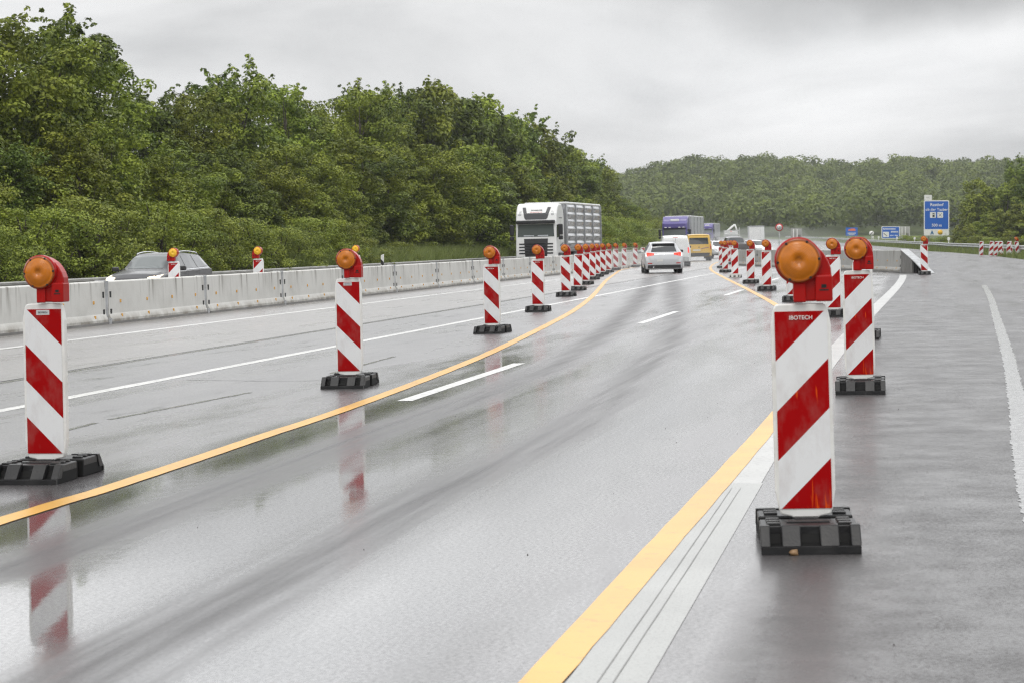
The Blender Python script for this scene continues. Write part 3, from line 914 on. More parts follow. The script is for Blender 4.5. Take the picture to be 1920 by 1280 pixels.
def lamp_meshes(lens, mirror):
    k = -1 if mirror else 1
    out = [(.152, .136), (.15, .17), (.138, .205), (.118, .24), (.09, .272), (.05, .298), (.01, .312), (-.035, .314), (-.07, .30), (-.10, .27), (-.115, .23), (-.112, .18), (-.09, .135), (-.05, .105), (-.03, .1), (-.03, .012), (.152, .012)]
    pts = [(k * x, z + 1.14) for x, z in out]
    mb = MB(); mb.prism(pts, -0.035, 0.055, 'y', bev=0.008)
    x0, x1 = sorted((k * .072, k * .154)); mb.bbox(x0, x1, -0.055, 0.06, 1.15, 1.277, 0.008, 2)
    x0, x1 = sorted((k * -.032, k * .028)); mb.bbox(x0, x1, -0.052, -0.03, 1.148, 1.25, 0.005, 1)
    mb.lathe([(0.113, -0.02), (0.113, -0.052), (0.107, -0.058)], 32, 'y', (-.005 * k, 0, 1.348))
    house = mb.mesh('lamp_housing', [REDP])
    mb = MB()
    mb.lathe([(0.106, -0.05), (0.106, -0.064), (0.100, -0.070), (0.096, -0.068), (0.085, -0.076), (0.05, -0.084), (0.022, -0.087), (0.02, -0.083), (0.001, -0.084)], 36, 'y', (-.005 * k, 0, 1.348))
    ln = mb.mesh('lens', [lens])
    mb = MB(); mb.bbox(-.006, .006, -0.0065, 0.0065, -.006, .006, 0.002, 1); scr = [(mb.mesh('screw', [BLACK]), [(-.005 * k + 0.099 * math.cos(2 * math.pi * (i + .07) / 6), -.0665, 1.348 + 0.099 * math.sin(2 * math.pi * (i + .07) / 6)) for i in range(6)])]
    mb = MB()
    mb.box(k * .113 - .012, k * .113 + .012, -0.0565, -0.055, 1.215, 1.232); mb.box(k * .113 - .022, k * .113 + .022, -0.0565, -0.055, 1.202, 1.209)
    stamp = mb.mesh('stamp', [BLACK])
    return house, ln, scr, stamp

def beacon(sgn=1, lamp='amber', foot='black', worn=False, sticker=False, mirror=False, text=True):
    key = ('beacon', sgn, lamp, foot, worn, sticker, mirror, text)
    root = empty('warning_beacon')
    pn = link('panel', cached('panel', panel_mesh), root)
    sm = STRIPE_WORN if worn else STRIPE[sgn]
    sh = link('striped_sheet', cached(('sheet', sgn, worn), lambda: sheet_mesh(sm)), pn)
    if sticker:
        mb = MB(); mb.box(-0.045, 0.045, -0.029, -0.0276, 1.068, 1.1)
        st = link('sticker', cached('sticker', lambda: mb.mesh('sticker', [STICK])), pn)
        link('lettering', TEXT_S, pn, (0.0, -0.0306, 1.084))
    elif text:
        link('lettering', TEXT, pn, (0.0, -0.0295, 1.074))
    if foot:
        link('foot', cached(('foot', foot), lambda: foot_mesh(BLACK if foot == 'black' else GREYRUB)), root)
    if lamp:
        h, ln, sc, stp = cached(('lamp', lamp, mirror), lambda: lamp_meshes(AMBER if lamp == 'amber' else YELLOW, mirror))
        ho = link('lamp_housing', h, root)
        link('lens', ln, ho); link('stamp', stp, ho)
        for sme, sl in sc:
            for q in sl: link('screw', sme, ho, q)
    return root
PROTO = {}
def get_beacon(**k):
    key = tuple(sorted(k.items()))
    if key not in PROTO:
        PROTO[key] = beacon(**k); return PROTO[key]
    return dup(PROTO[key])
rb = random.Random(5)
def stand(o, p, yaw=0.0, lean=0.0, pitch=0.0):
    o.location = p
    o.rotation_euler = (pitch, -0.0234 + lean, -TH + yaw)
NTH = ORD
# (column, panel top row, panel bottom row, options, lean, label)
LEFT = [
    (90, 570, 855, dict(sticker=True), 0.0, 'nearest red and white beacon at the left edge with a scuffed grey sticker'),
    (657, 522, 698, dict(sticker=True), 0.0, 'red and white beacon with amber lamp beside the yellow line left of the white dash'),
    (924, 496.7, 608.4, {}, 0.0, 'red and white beacon standing alone left of the white truck, third in the left row'),
    (1009.5, 486.4, 572, {}, 0.0, 'red and white beacon in front of the white truck grille, fourth in the left row'),
    (1061.8, 478.7, 546, {}, 0.0, 'red and white beacon below the white truck door, fifth in the left row'),
    (1083, 474.4, 535, {}, 0.045, 'red and white beacon leaning to the right, sixth in the left row'),
    (1098.5, 470, 524, {}, 0.02, 'seventh red and white beacon in the left row, half hidden by the leaning one'),
    (1111, 467.8, 515.6, {}, 0.01, 'eighth red and white beacon in the left row, overlapped on both sides'),
    (1120.5, 465.8, 510.5, {}, 0.0, 'ninth red and white beacon in the left row, below the trailer rear'),
    (1131, 466, 507.4, {}, 0.0, 'tenth red and white beacon in the left row, just past the trailer rear'),
    (1141.8, 465.8, 504.5, {}, 0.0, 'eleventh red and white beacon in the left row'),
    (1155, 465, 500.5, {}, 0.0, 'twelfth red and white beacon in the left row, with space around it'),
    (1171, 465, 498, dict(foot='grey'), 0.0, 'red and white beacon on a pale grey foot near the end of the left row'),
    (1191.6, 464, 495.9, {}, 0.0, 'last lamp topped beacon of the left row, beside the silver car mirror'),
    (1206, 463.5, 493, dict(lamp=''), 0.0, 'red and white beacon without a lamp, hidden behind the silver car'),
]
RIGHT = [
    (1512.5, 572, 962, dict(worn=True), 0.0, 'largest red and white beacon in the right foreground with a big amber lamp'),
    (1614, 507, 705, dict(worn=True), 0.0, 'second nearest beacon of the right row, standing right of the largest one'),
    (1620, 484, 614, {}, 0.0, 'beacon hidden behind the second nearest right one, only lamp rim and foot corner showing'),
    (1564, 477.5, 578, {}, 0.0, 'red and white beacon between the two nearest right beacons'),
    (1486, 472, 552, {}, 0.0, 'red and white beacon partly hidden behind the big amber lamp in the right foreground'),
    (1438, 470.3, 535.6, {}, 0.0, 'red and white beacon left of the big right lamp, on a black foot'),
    (1408, 467.5, 523.4, {}, 0.0, 'red and white beacon below the white box on the far road, right row'),
    (1378.6, 466.9, 514.8, dict(foot='grey'), 0.0, 'red and white beacon on a pale grey foot in the right row'),
    (1360, 465.6, 506, {}, 0.0, 'red and white beacon at the tight bend of the right yellow line'),
    (1353, 462.8, 498, {}, 0.0, 'red and white beacon just left of the one at the yellow bend'),
    (1366.5, 461.0, 491.5, {}, 0.0, 'red and white beacon behind the one at the yellow bend'),
    (1371.5, 460.5, 489, {}, 0.0, 'farthest red and white beacon of the right row'),
]
def fit_Y(px, yt, yb):
    s = yb - yt
    Y = F / s
    X = (px - 960) / F * Y
    if Y > 55:
        for _ in range(12):
            h = EZ - float(GZ(X, Y)) - 0.14
            s2 = (yb - YH) / h
            Y = 0.5 * F / s + 0.5 * F / s2
            X = (px - 960) / F * Y
    return Y
for (px, yt, yb, op, lean, lab) in LEFT:
    k = dict(sgn=-1, lamp='amber', foot='black', worn=False, sticker=False, mirror=False, text=True); k.update(op)
    o = get_beacon(**k)
    stand(o, P(px, fit_Y(px, yt, yb)), rb.uniform(-.06, .06), lean + rb.uniform(-.006, .006), rb.uniform(-.01, .01))
    tag(o, lab, 'warning beacon', 'beacons along the left side of the lane')
for (px, yt, yb, op, lean, lab) in RIGHT:
    k = dict(sgn=1, lamp='amber', foot='black', worn=False, sticker=False, mirror=False, text=True); k.update(op)
    o = get_beacon(**k)
    stand(o, P(px, fit_Y(px, yt, yb)), 0.10 if px == 1512.5 else rb.uniform(-.06, .06), lean + rb.uniform(-.005, .005), rb.uniform(-.01, .01))
    tag(o, lab, 'warning beacon', 'beacons along the right side of the lane')
o = get_beacon(sgn=-1, lamp='amber', foot='black', worn=False, sticker=False, mirror=False, text=True)
stand(o, P(1733.7, 78.5), 0.0); tag(o, 'red and white beacon standing at the sloping end of the short right wall', 'warning beacon', 'beacons along the right side of the lane')
# beacons fixed behind the wall
for (px, Y, lab) in ((328, 47.0, 'beacon with yellow lamp behind the left wall, in front of the grey estate car'),
                     (486, 53.6, 'beacon with yellow lamp behind the left wall, right of the grey estate car'),
                     (669, 64.5, 'beacon with yellow lamp behind the left wall, mostly hidden by a nearer lamp')):
    o = get_beacon(sgn=1, lamp='yellow', foot='', worn=False, sticker=False, mirror=True, text=True)
    p = P(px, Y)
    u, v = UV(p.x, p.y)
    # slide along the line of sight until just behind the wall
    for _ in range(40):
        u, v = UV(p.x, p.y)
        Yn = p.y * (1 + (-(16.62 + 0.24) - float(v)) * -0.012)
        p = P(px, Yn)
    stand(o, p + Vector((0, 0, 0.12)))
    mb = MB(); mb.box(-0.03, 0.03, 0.028, 0.05, -0.12, 0.5); mb.bbox(-0.1, 0.1, -0.2, 0.2, -0.12, -0.06, 0.01, 1)
    mb.build('stand_bracket', GALV_DARK, o)
    tag(o, lab, 'warning beacon', 'beacons with yellow lamps behind the left wall')
# spare beacons leaning on the right verge
SP = [(1839, 450, 474, 1, 0.05, ''), (1857, 450, 475, 1, 0.10, ''), (1865.5, 450, 474.5, 1, 0.16, ''), (1872, 449.5, 475, 1, 0.2, ''), (1880, 449.5, 474, -1, -0.16, ''),
      (1889, 450, 477, 1, 0.14, ''), (1896, 450, 478.5, -1, -0.12, ''), (1909, 451.5, 480, 1, -0.16, 'amber')]
for i, (px, yt, yb, sg, lean, lamp) in enumerate(SP):
    o = get_beacon(sgn=sg, lamp=lamp, foot='', worn=False, sticker=False, mirror=False, text=False)
    p = P(px, F / 27.0)
    stand(o, p + Vector((0, 0, -0.1)), rb.uniform(-.15, .15), lean * 0.8 + .02, 0.12)
    lab = ('spare beacon with a small orange lamp tilted at the right edge of the verge' if lamp else f'spare beacon leaning on the right verge by the guardrail, {NTH[i]} of them from the left')
    tag(o, lab, 'warning beacon', 'spare beacons stacked on the right verge')

# ------------------------------------------------------------------ signs and posts
BLUE = mat('sign_blue', (0.006, 0.105, 0.46), 0.4)
SIGNW = mat('sign_white', (0.74, 0.74, 0.72), 0.4, dirt=(0.5, 0.5, 0.47), dscale=1.2, damt=0.4)
SIGNR = mat('sign_red', (0.52, 0.02, 0.02), 0.4)
SIGNK = mat('sign_black', (0.02, 0.02, 0.02), 0.4)
SIGNG = mat('sign_back_grey', (0.40, 0.40, 0.38), 0.55, 0.2, var=0.25, vscale=0.8)
SIGNY = mat('emblem_yellow', (0.78, 0.45, 0.03), 0.4)
SIGNO = mat('emblem_orange', (0.70, 0.16, 0.05), 0.4)
TEAL = mat('emblem_teal', (0.01, 0.13, 0.28), 0.4)
SILVER = mat('sign_silver', (0.5, 0.53, 0.56), 0.5)
def rrect(x0, x1, z0, z1, r, n=5):
    out = []
    for cx, cz, a0 in ((x1 - r, z1 - r, 0), (x0 + r, z1 - r, 90), (x0 + r, z0 + r, 180), (x1 - r, z0 + r, 270)):
        for k in range(n + 1):
            a = R(a0 + 90 * k / n); out.append((cx + r * math.cos(a), cz + r * math.sin(a)))
    return out
def sign_posts(mb, xs, z0, z1, r=0.06, y=0.09):
    for x in xs: mb.tube([(x, y, z0), (x, y, z1)], r, 8)
def faceto(o, p, yaw=0.0):
    o.location = p
    o.rotation_euler = (0, 0, -math.atan2(p.x, p.y) + yaw)
def services_sign():
    Y = 243.0; s = F / Y
    root = empty('services_sign'); p = P(1756, Y); faceto(root, p, 0.12)
    zt = (YH - 376) / s + EZ - p.z; zb = (YH - 442) / s + EZ - p.z; w = 47 / s / 2
    zs = (YH - 430) / s + EZ - p.z
    mb = MB(); mb.prism(rrect(-w, w, zb, zt, 0.15), 0.0, 0.05, 'y'); bd = mb.build('board', SIGNW, root)
    mb = MB(); mb.prism(rrect(-w + 0.11, w - 0.11, zs, zt - 0.12, 0.1), -0.012, -0.002, 'y'); mb.build('blue_field', BLUE, root)
    for txt, row, sz in (('Rasthof', 384.5, 0.50), ('ob der Tauber', 393.5, 0.44), ('500 m', 423, 0.46)):
        link('lettering', text_mesh(txt, sz, SIGNW, extrude=0.004), root, (0.02, -0.02, (YH - row) / s + EZ - p.z))
    for cx, nm in ((-0.42, 'fuel_symbol'), (0.42, 'cutlery_symbol')):
        z0 = (YH - 409) / s + EZ - p.z
        mb = MB(); mb.prism(rrect(cx - 0.33, cx + 0.33, z0, z0 + 0.68, 0.06), -0.026, -0.013, 'y'); sy = mb.build(nm, SIGNW, root)
        mb = MB()
        if nm == 'fuel_symbol':
            mb.box(cx - 0.05, cx + 0.2, -0.032, -0.0265, z0 + 0.08, z0 + 0.36); mb.box(cx - 0.02, cx + 0.17, -0.032, -0.0265, z0 + 0.46, z0 + 0.56)
            mb.box(cx - 0.05, cx - 0.02, -0.032, -0.0265, z0 + 0.36, z0 + 0.56); mb.box(cx + 0.17, cx + 0.2, -0.032, -0.0265, z0 + 0.36, z0 + 0.56)
        else:
            for a in (45, -45):
                Mx = Matrix.Translation((cx, -0.0292, z0 + 0.34)) @ Matrix.Rotation(R(a), 4, 'Y')
                mb.box(-0.02, 0.02, -0.0025, 0.0025, -0.26, 0.26, Mx)
        mb.build('pictogram', SIGNK, sy)
    ze = (YH - 436) / s + EZ - p.z
    mb = MB(); mb.prism([(-0.72, ze - 0.26), (-0.52, ze + 0.28), (-0.30, ze - 0.26), (-0.45, ze - 0.26), (-0.52, ze - 0.1), (-0.6, ze - 0.26)], -0.01, -0.002, 'y'); mb.build('triangle_emblem', TEAL, root)
    mb = MB(); mb.lathe([(0.29, -0.002), (0.29, -0.012)], 20, 'y', (0.42, 0, ze)); mb.build('round_emblem', SIGNY, root)
    mb = MB(); z1 = (YH - 366) / s + EZ - p.z; mb.prism(rrect(-w + 0.05, -w + 0.93, zt + 0.02, z1, 0.06), 0.0, 0.04, 'y'); tp = mb.build('top_plate', SIGNW, root)
    mb = MB(); zc = (zt + z1) / 2
    mb.box(-w + 0.22, -w + 0.6, -0.006, -0.001, zc + 0.02, zc + 0.07); mb.box(-w + 0.3, -w + 0.7, -0.006, -0.001, zc - 0.08, zc - 0.04)
    mb.build('faint_writing', SIGNG, tp)
    mb = MB(); sign_posts(mb, (-w * 0.6, w * 0.6), -0.5, zt - 0.05, 0.08, 0.14); mb.build('post', GALV, root)
    tag(root, 'tall blue services sign reading Rasthof ob der Tauber 500 m, on the right verge', 'road sign')
services_sign()
def bridge_sign():
    Y = 330.0; s = F / Y
    root = empty('bridge_name_sign'); p = P(1670, Y); faceto(root, p, 0.1)
    zt = (YH - 425) / s + EZ - p.z; zb = (YH - 448) / s + EZ - p.z; w = 34 / s / 2
    mb = MB(); mb.prism(rrect(-w, w, zb, zt, 0.1), 0, 0.05, 'y'); mb.build('board', SIGNW, root)
    mb = MB(); mb.prism(rrect(-w + 0.12, w - 0.12, zb + 0.1, zt - 0.1, 0.08), -0.02, -0.002, 'y'); mb.build('blue_field', BLUE, root)
    h = zt - zb
    mb = MB()
    for x0, x1, a, c in ((-w + .25, w * 0.55, .74, .84), (0.05, w * 0.85, .5, .62), (-.1, .5, .22, .3), (.65, w * .8, .22, .3)):
        n = max(2, int((x1 - x0) / 0.16))
        for i in range(n):
            xa = x0 + (x1 - x0) * i / n
            mb.box(xa, xa + 0.11, -0.028, -0.021, zb + h * a, zb + h * c)
    mb.build('faint_writing', SIGNW, root)
    mb = MB(); mb.prism(rrect(-w + .25, -.28, zb + .25, zb + h * .56, 0.05), -0.03, -0.021, 'y'); sy = mb.build('river_symbol', SIGNW, root)
    mb = MB(); mb.box(-.32, .32, -0.003, 0.003, -.05, .05, Matrix.Translation((-w / 2 - .12, -0.034, zb + h * .33)) @ Matrix.Rotation(R(40), 4, 'Y')); mb.build('pictogram', SIGNK, sy)
    mb = MB(); sign_posts(mb, (-w * .6, w * .6), -1.0, zt - .05, .07, .13); mb.build('post', GALV, root)
    tag(root, 'wide blue sign with a white square symbol, left of the grey sign back', 'road sign')
bridge_sign()
def small_blue():
    Y = 430.0; s = F / Y
    root = empty('information_sign'); p = P(1597, Y); faceto(root, p)
    zt = (YH - 427) / s + EZ - p.z; zb = (YH - 442.5) / s + EZ - p.z; w = 22 / s / 2
    mb = MB(); mb.prism(rrect(-w, w, zb, zt, 0.1), 0, 0.05, 'y'); mb.build('board', BLUE, root)
    mb = MB(); z = zt - .35; mb.prism([(-.75, z - .35), (-.6, z), (-.3, z - .02), (-.1, z + .14), (.2, z + .1), (.5, z + .14), (.7, z), (.8, z - .35)], -0.012, -0.002, 'y'); mb.build('orange_emblem', SIGNO, root)
    mb = MB(); mb.box(-.85, .85, -0.01, -.002, zb + .42, zb + .62); mb.box(-.6, .6, -0.01, -.002, zb + .15, zb + .3); mb.build('faint_writing', SILVER, root)
    mb = MB(); sign_posts(mb, (-w * .7, w * .7), -1.0, zt - .05, .06, .12); mb.build('post', GALV, root)
    tag(root, 'small blue sign with an orange emblem far off below the wooded hill', 'road sign')
small_blue()
def round_sign(px, row, rad, Y, kind, lab):
    s = F / Y
    root = empty('speed_limit_sign' if kind == 'limit' else 'end_of_limit_sign'); p = P(px, Y); faceto(root, p)
    zc = (YH - row) / s + EZ - p.z; r = rad / s
    mb = MB(); mb.lathe([(r, 0.03), (r, -0.005)], 28, 'y', (0, 0, zc)); mb.build('rim' if kind == 'limit' else 'disc', SIGNR if kind == 'limit' else SIGNW, root)
    if kind == 'limit':
        mb = MB(); mb.lathe([(r * .72, -0.006), (r * .72, -0.012)], 28, 'y', (0, 0, zc)); mb.build('disc', SIGNW, root)
        link('lettering', text_mesh('120', r * 0.8, SIGNK, extrude=0.003), root, (0, -0.017, zc))
    else:
        mb = MB()
        for k in range(3): mb.box(-.02, .02, -0.002, 0.002, -r * .8, r * .8, Matrix.Translation((0.05 * k - .05, -0.009, zc)) @ Matrix.Rotation(R(40), 4, 'Y'))
        mb.build('diagonal_bars', SIGNK, root)
    mb = MB(); sign_posts(mb, (0,), -0.6, zc + r * .5, 0.045, 0.08); mb.build('post', GALV, root)
    tag(root, lab, 'road sign')
round_sign(1461, 427, 7.2, 270.0, 'limit', 'round red rimmed speed limit sign on a post against the wooded hill')
round_sign(1634, 438, 4.6, 340.0, 'end', 'small round white sign with a diagonal bar left of the wide blue sign')
def sign_back(px0, px1, r0, r1, Y, lab):
    s = F / Y; root = empty('sign_back'); p = P((px0 + px1) / 2, Y); faceto(root, p, 0.1)
    w = (px1 - px0) / s / 2; zt = (YH - r0) / s + EZ - p.z; zb = max(0.0, (YH - r1) / s + EZ - p.z)
    mb = MB(); mb.box(-w, w, 0, 0.06, zb, zt); mb.build('board', SIGNG, root)
    mb = MB()
    for x in (-w * .55, w * .1): mb.box(x - .05, x + .05, -.11, -.002, -.6, zt - .05)
    mb.build('post', SIGNW, root)
    mb = MB(); mb.box(w * .2, w * .75, -.03, -.002, zb + (zt - zb) * .05, zb + (zt - zb) * .6); mb.build('dark_stain_panel', GALV_DARK, root)
    tag(root, lab, 'road sign')
sign_back(1483, 1504, 429, 458, 205.0, 'grey back of a sign board above the short right wall')
sign_back(1687, 1706, 425, 456, 300.0, 'grey back of a sign board right behind the wide blue sign')
# black and white marker posts and rail delineators
def marker_post():
    root = empty('marker_post')
    mb = MB(); mb.prism([(-.06, 0), (-.06, 1.0), (.06, 1.06), (.06, 0)], -.05, .05, 'y', bev=.01); b_ = mb.build('post_body', SIGNW, root)
    mb = MB(); mb.prism([(-.062, .62), (-.062, .84), (.062, .72), (.062, .5)], -.053, .053, 'y'); mb.build('black_band', SIGNK, b_)
    tag(root, 'white marker post with a slanted black band behind the left guardrail', 'marker post')
    return root
mk = marker_post(); p = P(717, 91.5)
mk.location = p + Vector((0, 0, 0.15)); mk.rotation_euler = (0, 0, -TH)
def delineator():
    root = empty('rail_delineator')
    mb = MB(); mb.box(-.035, .035, -.03, .03, 0.5, 1.0); mb.build('stem', SIGNW, root)
    mb = MB(); mb.prism(rrect(-.12, .12, .97, 1.3, .1), -.04, .04, 'y'); mb.build('head', SIGNW, root)
    return root
dl = None
for i, (px, Y) in enumerate(((1633.5, 270), (1644.5, 262), (1678, 236), (1710.8, 214), (1773.5, 180))):
    if dl is None: o = dl = delineator()
    else: o = dup(dl)
    # on the guardrail line
    best = min((abs((960 + F * W(u, road_edge(u) + 1.7).x / W(u, road_edge(u) + 1.7).y) - px), u) for u in np.arange(110, 400, 1.0))
    o.location = W(best[1], road_edge(best[1]) + 1.95); o.rotation_euler = (0, 0, -TH)
    tag(o, f'small white delineator on the right guardrail, {NTH[i]} from the left', 'delineator', 'white delineators on the right guardrail')
# small white plate on the grass bank
root = empty('kilometre_plate'); p = P(884, 132); root.location = p; root.rotation_euler = (0, 0, -TH)
mb = MB(); z = (YH - 472) / (F / 132) + EZ - p.z; mb.box(-.12, .12, -.01, .01, z - .06, z + .1); mb.build('plate', SIGNW, root)
mb = MB(); mb.box(-.02, .02, .011, .03, -.3, z + .08); mb.build('post', GALV, root)
tag(root, 'small white plate on a stick in the grass bank left of the white truck', 'marker plate')
# a pebble by the largest foot
bm = bmesh.new(); bmesh.ops.create_icosphere(bm, subdivisions=2, radius=0.022)
for q in bm.verts: q.co += q.co * rb.uniform(-.25, .25); q.co.z *= .7
mb = MB(); mb.bm(bm, True); o = mb.build('pebble', mat('brown_stone', (0.22, 0.13, 0.06), 0.5, var=0.3))
o.location = G(1489, 1040) + Vector((0, 0, .012)); tag(o, 'small brown pebble at the foot of the largest beacon', 'stone')

# ------------------------------------------------------------------ vehicles
def paint(name, col, rough=0.3, metal=0.0, coat=0.5):
    return mat(name, col, rough, metal, var=0.05, vscale=1.5, coat=coat, dirt=tuple(c * 0.5 + 0.04 for c in col), dscale=1.6, damt=0.3)
GLASS = mat('dark_glass', (0.02, 0.024, 0.026), 0.06, 0.0, spec=0.9)
GLASS_L = mat('grey_glass', (0.10, 0.115, 0.115), 0.05, 0.0, spec=1.0)
TYRE = mat('tyre_rubber', (0.02, 0.02, 0.02), 0.7)
RIM = mat('wheel_alloy', (0.35, 0.35, 0.36), 0.35, 0.6)
TRIM = mat('black_trim', (0.018, 0.018, 0.02), 0.45)
TAIL = emat('lit_tail_lamp', (0.75, 0.035, 0.012), 0.55)
TAIL_OFF = mat('tail_lamp_red', (0.42, 0.02, 0.015), 0.2)
HEAD = emat('lit_head_lamp', (1.0, 0.84, 0.62), 0.9)
LAMPG = mat('lamp_glass', (0.45, 0.46, 0.46), 0.12, 0.3)
ORANGE = mat('indicator_orange', (0.75, 0.22, 0.02), 0.25)
PLATE = mat('number_plate_white', (0.62, 0.62, 0.60), 0.4)
CHROME = mat('chrome_trim', (0.6, 0.61, 0.62), 0.2, 0.9)

def cat1(xs, t):
    i = min(int(t), len(xs) - 2); f = t - i
    p0 = xs[max(i - 1, 0)]; p1 = xs[i]; p2 = xs[i + 1]; p3 = xs[min(i + 2, len(xs) - 1)]
    return 0.5 * ((2 * p1) + (p2 - p0) * f + (2 * p0 - 5 * p1 + 4 * p2 - p3) * f * f + (3 * p1 - p0 - 3 * p2 + p3) * f ** 3)
def loft(stations, sub=4, ssub=4):
    """car body from cross sections (y, z_bottom, z_belt, z_top, half_width, half_width_top)"""
    rows = []
    for i in range(len(stations) - 1):
        a = stations[i]; c = stations[i + 1]
        for k in range(sub):
            t = k / sub
            rows.append([x * (1 - t) + y * t for x, y in zip(a, c)])
    rows.append(list(stations[-1]))
    V = []; Fq = []; n = None
    for (y, zb, zbl, zt, w, wt) in rows:
        ctl = [(0, zb), (w * .86, zb), (w * .97, zb + .08), (w, zb + (zbl - zb) * .5), (w * .985, zbl - .05), (w * .955, zbl + .01), (wt + (w * .955 - wt) * .12, zt - .085), (wt * .93, zt - .025), (wt * .55, zt), (0, zt + .008)]
        pts = [(cat1([c[0] for c in ctl], t / ssub), cat1([c[1] for c in ctl], t / ssub)) for t in range((len(ctl) - 1) * ssub + 1)]
        ring = [(x, y, z) for x, z in pts] + [(-x, y, z) for x, z in reversed(pts[1:-1])]
        n = len(ring); V += ring
    for i in range(len(rows) - 1):
        for k in range(n):
            Fq.append((i * n + k, i * n + (k + 1) % n, (i + 1) * n + (k + 1) % n, (i + 1) * n + k))
    Fq.append(tuple(range(n))); Fq.append(tuple(reversed(range((len(rows) - 1) * n, len(rows) * n))))
    mb = MB(); mb._add(V, Fq, True)
    me = mb.mesh('body', [])
    bm = bmesh.new(); bm.from_mesh(me)
    tree = BVHTree.FromBMesh(bm); bm.free()
    return me, tree
def patch(tree, dirn, quad, off=0.006, th=0.012, n=8):
    """piece of skin laid on the body: quad is four corners in the plane across dirn ('+y','-y','+x','-x')"""
    ax = dirn[1]; sg = 1 if dirn[0] == '+' else -1
    V = []; ok = True
    for j in range(n + 1):
        for i in range(n + 1):
            a, c = i / n, j / n
            q = [(1 - a) * (1 - c) * quad[0][k] + a * (1 - c) * quad[1][k] + a * c * quad[2][k] + (1 - a) * c * quad[3][k] for k in (0, 1)]
            if ax == 'y': o = Vector((q[0], sg * 20, q[1])); d = Vector((0, -sg, 0))
            elif ax == 'x': o = Vector((sg * 20, q[0], q[1])); d = Vector((-sg, 0, 0))
            else: o = Vector((q[0], q[1], sg * 20)); d = Vector((0, 0, -sg))
            hit, nor, _, _ = tree.ray_cast(o, d)
            if hit is None:
                V.append(V[-1] if V else o * 0); continue
            V.append(tuple(hit + nor * off))
    Fq = [(j * (n + 1) + i, j * (n + 1) + i + 1, (j + 1) * (n + 1) + i + 1, (j + 1) * (n + 1) + i) for j in range(n) for i in range(n)]
    mb = MB(); mb._add(V, Fq, True)
    return mb
def wheel(root, x, y, r, w=0.21):
    sx = 1 if x > 0 else -1
    mb = MB(); mb.lathe([(r * .62, x - w / 2), (r * .95, x - w / 2), (r, x - w * .35), (r, x + w * .35), (r * .95, x + w / 2), (r * .62, x + w / 2)], 24, 'x', (0, y, r))
    wh = mb.build('wheel', TYRE, root)
    mb = MB(); mb.lathe([(r * .64, x + sx * w * .3), (r * .64, x + sx * w * .52), (r * .5, x + sx * w * .46), (r * .16, x + sx * w * .5), (.001, x + sx * w * .5)], 20, 'x', (0, y, r)); mb.build('rim', RIM, wh)
    mb = MB(); mb.lathe([(r * 1.16, x - sx * w * .42), (r * 1.16, x - sx * .01 + sx * w * .47)], 24, 'x', (0, y, r * 1.06)); mb.build('wheel_arch', TRIM, root)
def mirror(root, x, y, z, m, sx):
    mb = MB(); mb.bbox(min(x, x + sx * .2), max(x, x + sx * .2), y - .06, y + .05, z - .06, z + .07, .03, 2); mb.box(min(x - sx * .08, x), max(x - sx * .08, x + sx * .04), y - .03, y + .02, z - .05, z - .01)
    mb.build('mirror', m, root)
def car_parts(root, me, tree, pm, spec):
    me.materials.append(pm); body = link('body', me, root)
    for (nm, m, d, quad) in spec:
        patch(tree, d, quad).build(nm, m, root, recalc=False)
    return body

def place(o, px, Y, heading):
    p = P(px, Y)
    o.location = p; o.rotation_euler = (0, -0.0234, -heading)

